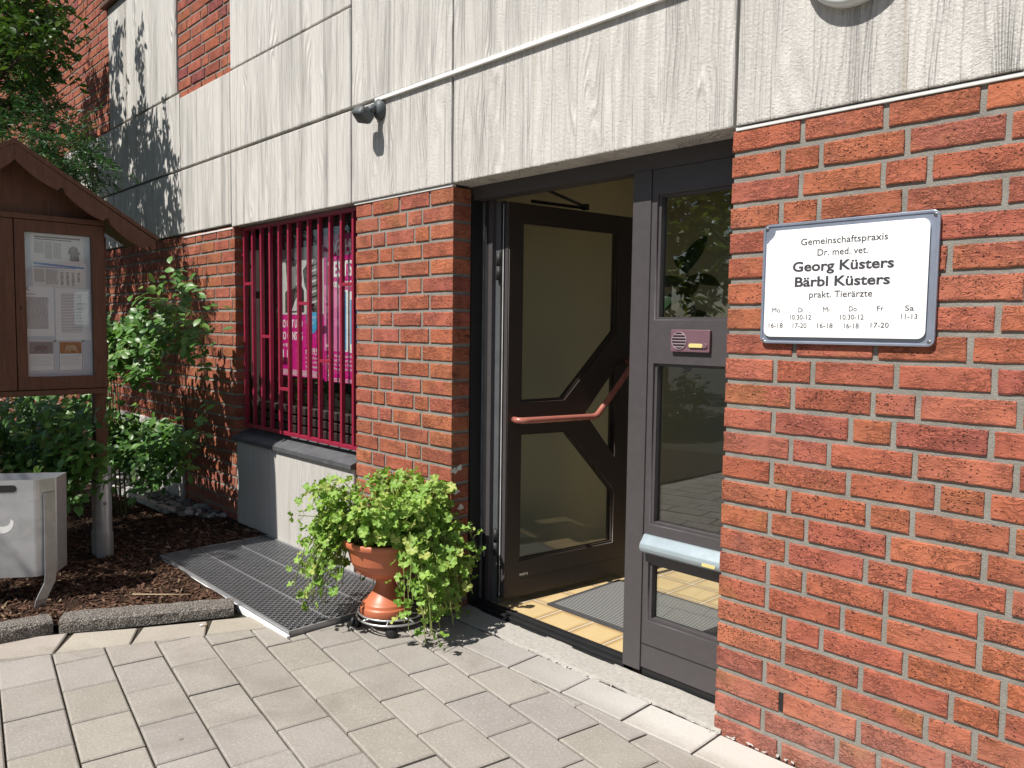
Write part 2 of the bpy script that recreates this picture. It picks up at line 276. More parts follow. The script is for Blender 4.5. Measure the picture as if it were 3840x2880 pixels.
# ------------------------------------------------------------------ object helpers
def link(name,me,mat,parent=None,smooth=False):
    o=bpy.data.objects.new(name,me); COL.objects.link(o)
    for m in (mat if isinstance(mat,(list,tuple)) else [mat]): me.materials.append(m)
    if parent: o.parent=parent
    if smooth:
        for p in me.polygons: p.use_smooth=True
    return o
def tag(o,label=None,cat=None,group=None,kind=None):
    if label:o['label']=label
    if cat:o['category']=cat
    if group:o['group']=group
    if kind:o['kind']=kind
    return o
def thing(name,label,cat,loc=(0,0,0),group=None):
    o=bpy.data.objects.new(name,None); COL.objects.link(o); o.location=loc; o.empty_display_size=.1
    return tag(o,label,cat,group)
def under(o,par):
    """parent while keeping world place (things' empties have no rotation)"""
    o.parent=par; root=par; off=Vector(par.location)
    if par.type!='EMPTY': off=Vector((0,0,0))
    o.location=Vector(o.location)-off; return o
class B:
    """collects shapes in one mesh (world coordinates)"""
    def __init__(s): s.bm=bmesh.new()
    def box(s,x0,x1,y0,y1,z0,z1,bev=0,mat=0):
        vs=[s.bm.verts.new(p) for p in [(x0,y0,z0),(x1,y0,z0),(x1,y1,z0),(x0,y1,z0),(x0,y0,z1),(x1,y0,z1),(x1,y1,z1),(x0,y1,z1)]]
        fs=[s.bm.faces.new([vs[i] for i in f]) for f in [(0,3,2,1),(4,5,6,7),(0,1,5,4),(1,2,6,5),(2,3,7,6),(3,0,4,7)]]
        for f in fs: f.material_index=mat
        if bev:
            es=list({e for f in fs for e in f.edges}); r=bmesh.ops.bevel(s.bm,geom=es,offset=bev,segments=2,affect='EDGES',profile=.6)
            for f in r['faces']: f.material_index=mat
        return s
    def obox(s,c,size,rot,bev=0,mat=0):
        bm2=bmesh.new(); bmesh.ops.create_cube(bm2,size=1,matrix=Matrix.Diagonal((*size,1)))
        if bev: bmesh.ops.bevel(bm2,geom=bm2.edges[:],offset=bev,segments=2,affect='EDGES',profile=.6)
        bm2.transform(Matrix.Translation(c)@(rot if isinstance(rot,Matrix) else Euler(rot).to_matrix()).to_4x4()); s.add(bm2,mat); return s
    def add(s,bm2,mat=0):
        me=bpy.data.meshes.new('t'); bm2.to_mesh(me); bm2.free(); s.addmesh(me,mat); return s
    def addmesh(s,me,mat=None,mtx=None):
        if mtx is not None: me.transform(mtx)
        n=len(s.bm.faces); s.bm.from_mesh(me); s.bm.faces.ensure_lookup_table()
        if mat is not None:
            for f in s.bm.faces[n:]: f.material_index=mat
        bpy.data.meshes.remove(me); return s
    def tube(s,pts,r,seg=10,mat=0,cap=True):
        pts=[Vector(p) for p in pts]; n=len(pts); rs=r if isinstance(r,(list,tuple)) else [r]*n; rings=[]
        up=None
        for i,p in enumerate(pts):
            d=(pts[min(i+1,n-1)]-pts[max(i-1,0)]).normalized()
            if up is None: up=d.orthogonal().normalized()
            else: up=(up-d*up.dot(d)).normalized()
            b=d.cross(up); rings.append([s.bm.verts.new(p+(up*math.cos(a)+b*math.sin(a))*rs[i]) for a in [2*math.pi*j/seg for j in range(seg)]])
        for a,b in zip(rings,rings[1:]):
            for j in range(seg):
                f=s.bm.faces.new((a[j],a[(j+1)%seg],b[(j+1)%seg],b[j])); f.smooth=True; f.material_index=mat
        if cap: 
            s.bm.faces.new(rings[0][::-1]).material_index=mat; s.bm.faces.new(rings[-1]).material_index=mat
        return s
    def lathe(s,prof,seg=40,mtx=None,mat=0):
        mtx=mtx or Matrix(); rings=[]
        for r,z in prof:
            rings.append([s.bm.verts.new(mtx@Vector((r*math.cos(a),r*math.sin(a),z))) for a in [2*math.pi*j/seg for j in range(seg)]] if r>1e-6 else [s.bm.verts.new(mtx@Vector((0,0,z)))])
        for a,b in zip(rings,rings[1:]):
            for j in range(seg):
                q=[a[j%len(a)],a[(j+1)%len(a)],b[(j+1)%len(b)],b[j%len(b)]]; q=list(dict.fromkeys(q))
                if len(q)>2:
                    f=s.bm.faces.new(q); f.smooth=True; f.material_index=mat
        return s
    def poly(s,pts,mat=0):
        s.bm.faces.new([s.bm.verts.new(p) for p in pts]).material_index=mat; return s
    def prism(s,pts,vec,mat=0):
        """closed polygon extruded along vec"""
        a=[s.bm.verts.new(p) for p in pts]; b=[s.bm.verts.new(Vector(p)+Vector(vec)) for p in pts]; n=len(a)
        fs=[s.bm.faces.new(a),s.bm.faces.new(b[::-1])]+[s.bm.faces.new((a[i],b[i],b[(i+1)%n],a[(i+1)%n])) for i in range(n)]
        for f in fs:f.material_index=mat
        return s
    def done(s,name,mat,parent=None,smooth=False,recalc=True):
        if recalc: bmesh.ops.recalc_face_normals(s.bm,faces=s.bm.faces[:])
        me=bpy.data.meshes.new(name); s.bm.to_mesh(me); s.bm.free(); o=link(name,me,mat,None,smooth)
        if parent: under(o,parent)
        return o
def from_np(name,V,F,mat,parent=None,attrs=None,smooth=False):
    """V (n,3), F list/array of equal-length faces; attrs name -> (n,3) per vertex"""
    me=bpy.data.meshes.new(name); V=np.asarray(V,np.float32); F=np.asarray(F,np.int32); nf,k=F.shape
    me.vertices.add(len(V)); me.vertices.foreach_set('co',V.ravel()); me.loops.add(nf*k); me.loops.foreach_set('vertex_index',F.ravel())
    me.polygons.add(nf); me.polygons.foreach_set('loop_start',np.arange(0,nf*k,k,dtype=np.int32)); me.polygons.foreach_set('loop_total',np.full(nf,k,np.int32))
    me.polygons.foreach_set('use_smooth',np.full(nf,bool(smooth)))
    me.update(calc_edges=True)
    for a,d in (attrs or {}).items():
        at=me.attributes.new(a,'FLOAT_COLOR','POINT'); c=np.ones((len(V),4),np.float32); c[:,:3]=d; at.data.foreach_set('color',c.ravel())
    o=link(name,me,mat)
    if parent: under(o,parent)
    return o
def curve_mesh(cu):
    ob=bpy.data.objects.new('tmp',cu); COL.objects.link(ob); dg=bpy.context.evaluated_depsgraph_get(); dg.update()
    me=bpy.data.meshes.new_from_object(ob.evaluated_get(dg)); bpy.data.objects.remove(ob); bpy.data.curves.remove(cu); return me
def plate(loops,th,bev=0):
    """2D loops (outer first, then holes) filled and extruded: mesh in XY, centred on z=0"""
    cu=bpy.data.curves.new('c','CURVE'); cu.dimensions='2D'; cu.fill_mode='BOTH'; cu.extrude=th/2-bev; cu.bevel_depth=bev; cu.bevel_resolution=1; cu.offset=-bev
    for lp in loops:
        sp=cu.splines.new('POLY'); sp.points.add(len(lp)-1); sp.use_cyclic_u=True
        for p,q in zip(sp.points,lp): p.co=(*q,0,1)
    return curve_mesh(cu)
def rrect(x0,x1,y0,y1,r,n=5):
    o=[]
    for cx,cy,a0 in ((x1-r,y1-r,0),(x0+r,y1-r,90),(x0+r,y0+r,180),(x1-r,y0+r,270)):
        for i in range(n+1): a=R(a0+90*i/n); o.append((cx+r*math.cos(a),cy+r*math.sin(a)))
    return o
def rect(x0,x1,y0,y1): return [(x0,y0),(x1,y0),(x1,y1),(x0,y1)]
def text_mesh(t,width=None,height=None,bold=0.,th=.0006,sx=1.):
    """letters in XY, lower-left at the baseline origin; scaled to the given ink width or cap height"""
    cu=bpy.data.curves.new('t','FONT'); cu.body=t; cu.size=1; cu.offset=bold; cu.extrude=0; cu.resolution_u=3
    me=curve_mesh(cu); co=np.array([v.co[:] for v in me.vertices]); x0,x1=co[:,0].min(),co[:,0].max()
    h=.682
    sy=sxx=1.
    if height: sy=height/h; sxx=sy*sx
    if width: sxx=width/(x1-x0); sy=sxx if not height else height/h
    me.transform(Matrix.Diagonal((sxx,sy,1,1))@Matrix.Translation((-x0,0,0)))
    return me
XZ=Matrix(((1,0,0,0),(0,0,-1,0),(0,1,0,0),(0,0,0,1)))     # XY plate -> faces -y, stands in XZ
YZ=Matrix(((0,0,1,0),(1,0,0,0),(0,1,0,0),(0,0,0,1)))      # XY plate -> stands in YZ, faces +x, text runs along +y
T=Matrix.Translation

# ------------------------------------------------------------------ BUILDING
bld=thing('brick_building','red brick building with pale board-marked concrete panels, the open entrance and the barred window','building',(0,0,0))
def smooth_noise(P,seed,f):
    r=np.random.default_rng(seed); o=np.zeros(len(P))
    for i in range(5):
        d=r.normal(size=3)*f*(1+.6*i); o+=np.sin(P@d+r.uniform(0,6.28))/(1+.5*i)
    return o/2.2
PAL=[(.335,.092,.048),(.355,.102,.051),(.305,.083,.047),(.340,.096,.054),(.285,.078,.050),(.375,.116,.056),(.325,.090,.050),(.350,.097,.048)]
PAL=[tuple(.55*q+.45*m for q,m in zip(p,(.334,.094,.0505))) for p in PAL]
class Wall:
    def __init__(s): s.V=[];s.F=[];s.t=[];s.r=[];s.n=0
    def brick(s,x0,x1,z0,z1,depth,nx,nz,tint=None,y=0.):
        # front grid with wavering edges + four sides
        ex=.0035/(x1-x0); ez=.0035/(z1-z0)
        gx=np.concatenate([[0,ex],np.linspace(ex,1-ex,nx-1)[1:-1],[1-ex,1]]); gz=np.concatenate([[0,ez],np.linspace(ez,1-ez,nz-1)[1:-1],[1-ez,1]]); U,W=np.meshgrid(gx,gz); nx=len(gx)-1; nz=len(gz)-1
        e=.0022; sd=int(rng.integers(1e6))
        X=x0+(x1-x0)*U; Zz=z0+(z1-z0)*W
        P=np.stack([X.ravel(),np.zeros(X.size),Zz.ravel()],1); nn=smooth_noise(P*np.array([1,1,1.3]),sd,60.); n2=smooth_noise(P,sd+1,110.)
        edgew=np.minimum(np.minimum(U,1-U)*(x1-x0),np.minimum(W,1-W)*(z1-z0)).ravel()
        near=np.clip(1-edgew/.0034,0,1)
        P[:,1]=y+nn*.00035*(1-near)+near*.0020+n2*.0002+rng.normal()*.0009
        P[:,0]+=near*n2*.0012*np.where((U.ravel()<1e-6)|(U.ravel()>1-1e-6),1,0); P[:,2]+=nn*.0013*np.where((W.ravel()<1e-6)|(W.ravel()>1-1e-6),1,.2)
        N0=s.n; idx=np.arange(X.size).reshape(nz+1,nx+1)
        F=[(idx[j,i],idx[j,i+1],idx[j+1,i+1],idx[j+1,i]) for j in range(nz) for i in range(nx)]
        # border loop, pushed back
        loop=list(idx[0,:])+list(idx[1:,-1])+list(idx[-1,-2::-1])+list(idx[-2:0:-1,0]); nb=len(loop)
        Q=P[loop].copy(); cx,cz=(x0+x1)/2,(z0+z1)/2
        Q[:,1]=y+depth
        V=np.vstack([P,Q]); m=len(P)
        F+=[(loop[i],m+i,m+(i+1)%nb,loop[(i+1)%nb]) for i in range(nb)]
        s.V.append(V); s.F.append(np.array(F)+N0); s.n+=len(V)
        t=np.array(tint if tint is not None else PAL[int(rng.integers(len(PAL)))])*rng.uniform(.90,1.08)*np.array([1.22,1.35*rng.uniform(.94,1.07),1.42*rng.uniform(.9,1.1)])
        s.t.append(np.tile(t,(len(V),1))); s.r.append(np.tile(rng.uniform(0,1,3),(len(V),1)))
    def field(s,x0,x1,ztop,n,pat,res,cornerL=.02,cornerR=.02,ch=.08333,bh=.0660,skip=None,dark=.0):
        """n courses downward from ztop; pat(course) -> brick lengths from the left"""
        for c in range(n):
            zt=ztop-c*ch-.003; zb=zt-bh; x=x0
            ls=pat(c)
            for i,L in enumerate(ls):
                a=x; b=min(x+L,x1)
                if b-a<.02: break
                if x1-b<.045 and b<x1: b=x1
                last=b>=x1-1e-6
                if not(skip and skip(a,b,zb,zt)):
                    dp=.02
                    if i==0: dp=max(dp,cornerL)
                    if last: dp=max(dp,cornerR)
                    t=None
                    if rng.random()<dark: t=(.24,.06,.05)
                    j=rng.normal(0,.0009,2)
                    nx=max(3,int(round((b-a)/.24*res[0])))
                    s.brick(a,b,zb+j[0],zt+j[1],dp,nx,res[1],t)
                x=b+JW
                if last: break
    def done(s,name,parent):
        return from_np(name,np.vstack(s.V),np.vstack(s.F),M['brick'],parent,dict(tint=np.vstack(s.t),rnd=np.vstack(s.r)),False)
S_,H_,T_,JW=.2325,.1075,.170,.0170
def wild(seed,start):
    """courses of stretchers with stray headers; first brick stretcher / three-quarter in turn"""
    r=random.Random(seed)
    def pat(c):
        o=[S_ if (c+start)%2==0 else T_]; k=0
        while sum(o)<13:
            if k>=r.choice((1,2,2,3)) : o.append(H_); k=0
            else: o.append(S_); k+=1
        return o
    return pat
def scripted(rows,seed):
    w_=wild(seed,0)
    def pat(c):
        base=w_(c)
        if c<len(rows):
            o=[{'S':S_,'H':H_,'T':T_}[q] for q in rows[c]]; return o+base[1:]
        return base
    return pat
H=2.05
w1=Wall(); PAT=scripted(['SSSS','THSS','SSHS','THSSS','SSHS','TSSS','SHSS','THSS','SSSS','THSSS','SSHSS','TSHSS','SHSSS','TSSH','SSHSS','THSS','SSHSS','THSSS','TSHSS','SHSSS'],3); w1.field(0,4.2,H,26,PAT,(12,5),cornerL=.115)
w1.done('brick_wall',bld)
def rev(rows):
    L={'S':S_,'H':H_,'T':T_}
    def pat(c):
        o=[L[q] for q in rows[c%len(rows)]]; tot=.8318; left=tot-sum(o)-JW*len(o); return [left]+o[::-1]
    return pat
w2=Wall(); w2.field(-2.2914,-1.4596,H,25,rev(['TSS','SHS','THSH','SSH','TSS','SHS','TSS','SSH','TSS','SHS','TSS','SSH','THSH','SSH','TSS','SHS','THSH','SSH','TSS','SHS']),(9,4),cornerR=.11,cornerL=.02)
w2.done('brick_wall',bld)
w3=Wall(); w3.field(-4.704,-3.812,H+.02,25,lambda c:[.30 if c%2 else .17]+[S_,S_,S_] if c%3 else [.22,H_,S_,S_,S_],(5,3),cornerR=.20)
pl=wild(21,1)
w3.field(-13,-4.722,H+.02,25,pl,(4,2),skip=lambda a,b,zb,zt: a>-6.33 and b<-4.73 and zt<.61)
w3.done('brick_wall',bld)
w4=Wall(); w4.field(-4.752,-3.838,5.23,26,wild(5,0),(5,3),dark=.12,cornerR=.03); w4.field(-2.318,-1.462,4.80,20,wild(6,1),(5,3),dark=.08)
w4.field(-14,-6.36,7.73,55,wild(8,0),(4,2),dark=.03); w4.done('brick_wall',bld)
# mortar bodies behind the brick faces
def mortar(x0,x1,z0,z1,d=.30,ml=.006,mr=.006):
    b=B(); b.box(x0+ml,x1-mr,.0065,d,z0,z1); return b.done('mortar',M['mortar'],bld)
mortar(0,4.21,-.15,H,.34); mortar(-2.2914,-1.4596,-.15,H,.115); mortar(-4.704,-3.812,-.15,H+.02,.24); mortar(-13,-4.722,.0,H+.02,.24)
mortar(-4.752,-3.838,3.12,5.3,.05); mortar(-2.318,-1.462,3.14,5.3,.05); mortar(-14,-6.36,3.16,7.8,.05)
b=B(); b.box(-4.724,-4.702,.004,.06,0,H+.02); b.done('expansion_joint',M['black'],bld)
# concrete panels
def panel(x0,x1,z0,z1,y=-.012,d=.14,mat='conc',bev=.006,name='concrete_panel'):
    b=B(); y+=rng.normal()*.0012; b.box(x0,x1,y,d,z0,z1,bev); o=b.done(name,M[mat],bld); return o
cols=[(-13,-6.285),(-6.272,-4.722),(-4.709,-3.834),(-3.822,-2.326),(-2.312,-1.462),(-1.449,.004),(.016,.834),(.846,1.90),(1.912,4.21)]
for i,(a,b_) in enumerate(cols):
    z0=2.062 if i>2 else 2.082
    if i<=4 or i==5: panel(a,b_,z0,2.556)
    if i<=4: panel(a,b_,2.574,3.098 if i in(2,3) else 3.135)
    if i==5: panel(a,b_,2.562,5.3)
    if i in(6,7,8): panel(a,b_,2.064,5.3)
panel(-3.822,-2.326,3.112,5.3); panel(-6.34,-4.765,3.15,4.20)
b=B(); b.box(-9.4,4.20,.03,.135,2.10,5.28); b.done('joint_backing',M['mortar'],bld)
for a,c in ((-4.70,-3.83),(-2.30,-1.462),(.012,4.2)):
    b=B(); b.box(a,c,-.004,.02,2.0485,2.0600,.002); b.done('sealant_strip',M['silicone'],bld)
for x,z in ((PAT(22)[0]+JW/2,2.05-22*.08333-.036),(sum(PAT(24)[:2])+1.5*JW,2.05-24*.08333-.036)):
    b=B(); b.box(x-.0070,x+.0070,.0030,.02,z-.031,z+.031); b.done('weep_hole',M['black'],bld)
for k,(y,z) in enumerate(((.02,.705),(.05,.715),(.03,.60),(.06,.52))):
    b=B(); a0=[(-1.4578,y+.018*math.cos(R(a))*rng.uniform(.6,1.5),z+.013*math.sin(R(a))*rng.uniform(.6,1.4)) for a in range(0,360,24)]; b.poly(a0); b.done('paint_smear',M['silicone'],bld)
panel(-6.27,-4.755,-.15,.60,-.016,.1,'conc_low'); panel(-3.785,-2.297,-.15,.597,-.010,.1,'conc_low')
# upper left window with its sill
b=B(); b.box(-6.35,-4.76,.10,.13,4.25,5.3); b.done('upper_window',M['black'],bld)
b=B(); b.box(-6.40,-4.74,-.06,.12,4.205,4.235,.004); b.done('upper_sill',M['wood'],bld)
# slate sill below the barred window
b=B(); b.prism([(-3.808,-.035,.597),(-3.808,-.035,.622),(-3.808,.20,.70),(-3.808,.20,.60)],(.62,0,0)); b.prism([(-3.186,-.034,.598),(-3.186,-.034,.623),(-3.186,.20,.701),(-3.186,.20,.60)],(.892,0,0))
b.done('window_sill',M['slate'],bld)
# shop window
wf=B(); fy0,fy1=.105,.150
wf.box(-3.82,-3.66,fy0,fy1,.70,2.06); wf.box(-2.36,-2.29,fy0,fy1,.70,2.06); wf.box(-3.70,-2.36,fy0,fy1,1.99,2.06)
for z0 in (.705,.765,.825): wf.box(-3.70,-2.36,fy0-.012,fy1,z0,z0+.048,.006)
win=wf.done('window',M['winframe'],bld)
b=B(); b.box(-3.71,-2.35,.128,.132,.86,2.0); under(b.done('pane',M['glass']),win)
# shop room behind it
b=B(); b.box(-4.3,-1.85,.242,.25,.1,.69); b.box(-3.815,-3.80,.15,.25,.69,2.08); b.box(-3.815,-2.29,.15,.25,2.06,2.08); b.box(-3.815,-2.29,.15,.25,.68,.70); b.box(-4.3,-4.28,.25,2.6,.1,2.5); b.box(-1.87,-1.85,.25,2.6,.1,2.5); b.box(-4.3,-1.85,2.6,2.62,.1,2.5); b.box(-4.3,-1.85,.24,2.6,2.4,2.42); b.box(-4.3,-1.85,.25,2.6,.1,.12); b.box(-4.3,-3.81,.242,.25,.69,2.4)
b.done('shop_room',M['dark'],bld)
b=B(); b.box(-3.75,-3.15,.9,1.5,2.382,2.396); b.done('ceiling_panel',simple('ceiling panel',(.55,.5,.36),.6),bld)
# hall behind the entrance; opening in its unseen back wall added to let skylight in
b=B(); b.box(-1.62,-1.60,.20,3.2,0,2.5); b.box(.9,.92,.36,3.2,0,2.5); b.box(-1.62,.92,3.2,3.22,0,.3); b.box(-1.62,-1.5,3.2,3.22,.3,2.5); b.box(.8,.92,3.2,3.22,.3,2.5); b.box(-1.5,.8,3.2,3.22,2.35,2.5); b.box(-1.60,-1.46,.19,.20,0,2.5); b.box(.02,.92,.345,.36,0,2.5)
b.done('hall_wall',M['wallin'],bld)
b=B(); b.box(-1.62,.92,.14,3.22,2.40,2.42); b.done('hall_ceiling',M['ceilin'],bld)
b=B(); b.box(-1.60,.90,.19,3.2,-.02,.04); fl=b.done('tiled_floor',M['tile']); tag(fl,kind='structure')
# --- entrance frame
fr=B(); 
fr.box(-1.412,-1.384,.182,.23,.03,2.0,.002)
fr.box(-1.450,.01,.119,.20,2.0,2.062,.002); fr.box(-.500,-.414,.118,.185,.035,2.0,.003)
frame=fr.done('door_frame',M['frame'],bld)
b=B(); b.box(-1.459,-1.450,.112,.20,.03,2.0); b.box(-1.440,-1.412,.186,.23,.03,2.0); under(b.done('black_jamb',M['black']),frame)  # jamb side facing the opening coloured black for its shade, plus a black strip
b=B(); b.box(-1.457,-1.440,.178,.23,.03,1.995,.001); under(b.done('cover_strip',M['greystrip']),frame)
b=B(); b.box(-1.384,-1.340,.205,.232,.04,1.995,.001); under(b.done('hinge_strip',M['greystrip']),frame)
for z0 in (1.62,.28):
    b=B(); b.tube([(-1.352,.197,z0),(-1.352,.197,z0+.065)],.013,14); b.tube([(-1.352,.197,z0+.067),(-1.352,.197,z0+.13)],.013,14); under(b.done('hinge',M['black']),frame)
b=B(); b.box(-1.45,-.50,.105,.125,-.02,.022,.003); b.box(-1.45,-.50,.127,.150,-.02,.034,.003); b.box(-1.45,-.50,.152,.188,-.02,.046,.003); b.done('threshold',M['black'],bld)
# --- fixed side panel (frame, glass, transom)
xs0,xs1=-.414,.02
sp=plate([rect(xs0,xs1,.05,2.0),rect(-.388,-.012,1.430,1.905),rect(-.388,-.012,.632,1.262),rect(-.388,-.012,.245,.480)],.05,.002)
b=B(); b.addmesh(sp,None,T((0,.149,0))@XZ); side=b.done('side_panel',M['frame'],bld)
b=B()
for z0,z1 in ((1.430,1.905),(.632,1.262),(.245,.480)):
    for q in (rect(-.388,-.376,z0,z1),rect(-.376,-.012,z0,z0+.010),rect(-.376,-.012,z1-.010,z1)): b.box(q[0][0],q[1][0],.135,.17,q[0][1],q[2][1])
under(b.done('glazing_bead',M['frame']),side)
b=B(); b.box(xs0+.002,xs1,.1228,.1245,.1455,.1495); b.box(xs0-.002,xs0+.001,.1215,.13,.05,2.0); b.box(-.41,.02,.13,.18,.0,.05); under(b.done('groove',M['black']),side)
for z0,z1 in ((1.436,1.899),(.638,1.256),(.251,.474)):
    b=B(); b.box(-.38,-.012,.156,.160,z0,z1); under(b.done('pane',M['glasss' if z0>.5 else 'glass']),side)
# letter flap with its hood
b=B(); b.prism([(-.405,.1235,.592),(-.405,.112,.592),(-.405,.100,.575),(-.405,.086,.560),(-.405,.082,.545),(-.405,.088,.530),(-.405,.104,.520),(-.405,.1235,.518)],(.385,0,0)); o=b.done('letter_flap',M['slot']); under(o,side)
bm=bmesh.new(); bm.from_mesh(o.data); bmesh.ops.bevel(bm,geom=bm.edges[:],offset=.002,segments=1,affect='EDGES'); bm.to_mesh(o.data); bm.free()
b=B(); b.addmesh(plate([rrect(-.122,-.066,.5335,.5465,.006)],.003,.0005),None,T((0,.0835,0))@XZ); under(b.done('name_tag',M['button']),side)
# --- open door leaf, hinged on the left and swung inwards by 82 degrees
A=R(82); hx,hy=-1.292,.168
LM=Matrix(((math.cos(A),0,math.sin(A),hx),(math.sin(A),0,-math.cos(A),hy),(0,1,0,0),(0,0,0,1)))   # (s,z,out)->world
up=[(.116,1.034),(.388,1.034),(.742,1.385),(.742,1.902),(.116,1.902)]
lo=[(.116,.250),(.742,.250),(.742,.535),(.405,.884),(.116,.884)]
tri=[(.742,.715),(.742,1.200),(.520,.960)]
lf=plate([rect(.036,.845,.075,1.985),up,lo,tri],.058,.002)
b=B(); b.addmesh(lf,None,LM@T((0,0,-.029))); leaf=b.done('door_leaf',M['leafpaint'],bld)
def lbox(s0,s1,z0,z1,t0,t1,b=None,bev=0):
    b=b or B(); bm2=bmesh.new(); bmesh.ops.create_cube(bm2,size=1,matrix=T(((s0+s1)/2,(z0+z1)/2,(t0+t1)/2))@Matrix.Diagonal((s1-s0,z1-z0,t1-t0,1)))
    if bev: bmesh.ops.bevel(bm2,geom=bm2.edges[:],offset=bev,segments=2,affect='EDGES')
    bm2.transform(LM); b.add(bm2); return b
under(lbox(.030,.0355,.08,1.98,-.046,-.034).done('edge_strip',M['alu']),leaf)
b=lbox(.026,.0358,.07,1.985,-.0335,-.029); lbox(.026,.0358,.07,1.985,-.058,-.0475,b); under(b.done('edge_seal',M['black']),leaf)
under(lbox(.031,.0357,.08,1.98,-.0285,-.003).done('edge_profile',M['frame']),leaf)
b=lbox(.12,.80,.158,.163,-.0008,.0006); lbox(.05,.84,.070,.0748,-.04,-.01,b); under(b.done('groove',M['black']),leaf)
for lp in (up,lo,tri):
    b=B(); b.addmesh(plate([[(x,z) for x,z in lp]],.004),None,LM@T((0,0,-.022))); under(b.done('pane',M['glass']),leaf)
    # thin dark bead round each pane
    n=len(lp); c=Vector((sum(p[0] for p in lp)/n,sum(p[1] for p in lp)/n)); ins=[tuple(Vector(p)+(c-Vector(p)).normalized()*.014) for p in lp]
    b=B(); b.addmesh(plate([lp,ins],.012),None,LM@T((0,0,-.013))); under(b.done('glazing_bead',M['leafpaint']),leaf)
pts=[(.075,.952,.0),(.068,.952,.035),(.085,.952,.055),(.12,.952,.060),(.35,.950,.062),(.53,.948,.062),(.556,.956,.062),(.585,.985,.062),(.66,1.062,.062),(.79,1.20,.062),(.81,1.22,.055),(.815,1.225,0)]
b=B(); b.tube([LM@Vector(p) for p in pts],.0155,14); under(b.done('handle',M['handle']),leaf)
b=B(); b.addmesh(text_mesh('weru',width=.052,bold=.01),None,LM@T((.118,.176,.0012))); under(b.done('lettering',M['white']),leaf)
# door closer on the inside with its folding arm
b=B(); b.tube([LM@Vector(p) for p in [(.20,2.01,-.05),(.52,2.005,-.02)]],.008,8); b.tube([LM@Vector(p) for p in [(.52,2.012,-.02)]]+[Vector((-1.17,.30,2.045))],.008,8); b.obox(LM@Vector((.52,2.010,-.02)),(.03,.03,.03),(0,0,A),.004); o=b.done('closer_arm',M['black'],bld)

# ------------------------------------------------------------------ GRILLE
gr=thing('window_grille','crimson painted steel grille with upright bars and short rungs in front of the shop window','grille',(-3.08,.05,.68))
for z in (2.030,.690):
    b=B(); b.box(-3.775,-2.30,.040,.066,z,z+.022,.002); b.done('grille_rail',M['grille'],gr)
bx=[-2.391-.1245*k for k in range(12)]; bx=bx[::-1]
for i,x in enumerate(bx):
    b=B(); b.box(x-.010,x+.010,.041,.065,.712,2.030,.0025); b.done('bar',M['grille'],gr)
for i,z in zip((0,2,4,6,8,10),(1.672,1.318,.985,1.528,1.183,1.629)):
    b=B(); b.box(bx[i]+.010,bx[i+1]-.010,.042,.064,z-.010,z+.010,.002); b.done('rung',M['grille'],gr)
for z in (1.87,.83):
    b=B(); b.tube([(-3.815,.053,z),(-3.766,.053,z)],.006,8); b.done('anchor',M['grille'],gr)

# ------------------------------------------------------------------ POSTERS in the window
def flat(b,pts,y,mat): b.poly([(x,y,z) for x,z in pts],mat)
def put_text(name,t,x,z,y,mat,width=None,height=None,bold=0.,par=None,sx=1.):
    b=B(); b.addmesh(text_mesh(t,width,height,bold,sx=sx),None,T((x,y,z))@XZ); o=b.done(name,M[mat],None,recalc=False)
    if par: under(o,par)
    return o
p1=thing('photo_poster','magenta poster with a black and white portrait photo above, in the barred window','poster',(-3.26,.275,1.085))
b=B(); b.box(-3.585,-2.995,.275,.277,1.07,1.475); b.done('sheet',M['posterm'],p1)
b=B(); b.box(-3.585,-2.995,.275,.277,1.477,1.905); ph=b.done('photo',M['plight'],p1)
b=B(); y=.2742
ell=lambda cx,cz,rx,rz,n=18,a0=0,a1=360:[(cx+rx*math.cos(R(a0+(a1-a0)*i/n)),cz+rz*math.sin(R(a0+(a1-a0)*i/n))) for i in range(n)]
flat(b,[(-3.585,1.84),(-3.30,1.85),(-3.30,1.905),(-3.585,1.905)],y,0)
flat(b,[(-3.49,1.49),(-3.49,1.62),(-3.42,1.665),(-3.28,1.67),(-3.24,1.63),(-3.24,1.49)],y,2)  # dark garment
flat(b,ell(-3.40,1.735,.075,.095),y-.0004,0)                                                # head in profile
flat(b,[(-3.47,1.74),(-3.48,1.83),(-3.40,1.86),(-3.33,1.83),(-3.34,1.79),(-3.42,1.79),(-3.44,1.72)],y-.0008,2)
flat(b,ell(-3.30,1.71,.035,.06),y-.0008,1)
flat(b,[(-3.16,1.49),(-3.20,1.60),(-3.18,1.74),(-3.10,1.84),(-3.02,1.80),(-3.01,1.49)],y-.0004,0)
for k in range(9):
    z=1.51+k*.033; flat(b,[(-3.15,z),(-3.03,z+.02),(-3.03,z+.03),(-3.15,z+.012)],y-.0009,1 if k%2 else 2)
flat(b,[(-3.23,1.66),(-3.25,1.76),(-3.19,1.80),(-3.16,1.70),(-3.18,1.60)],y-.0012,2)
flat(b,[(-3.40,1.50),(-3.36,1.56),(-3.32,1.60),(-3.29,1.56),(-3.27,1.50)],y-.0012,1)
o=b.done('photo_shapes',[M['pgrey'],M['plight'],M['pdark']],None,recalc=False); under(o,p1)
for t,x,z,hh in (('SO GUT UND',-3.545,1.392,.050),('SO GÜNSTIG',-3.545,1.312,.050)): put_text('lettering',t,x,z,.2740,'posterw',width=.285,height=hh,bold=.03,par=p1)
put_text('lettering','IM TEST!',-3.545,1.262,.2740,'posterw',width=.15,height=.022,bold=.01,par=p1)
b=B(); flat(b,ell(-3.135,1.452,.078,.098),.2738,0); o=b.done('badge',M['pblue'],None,recalc=False); under(o,p1)
for i,t in enumerate(('Inkl.','Entertain TV','gratis')): put_text('lettering',t,-3.165-.02*(i==1),1.485-.034*i,.2732,'posterw',height=.016,par=p1)
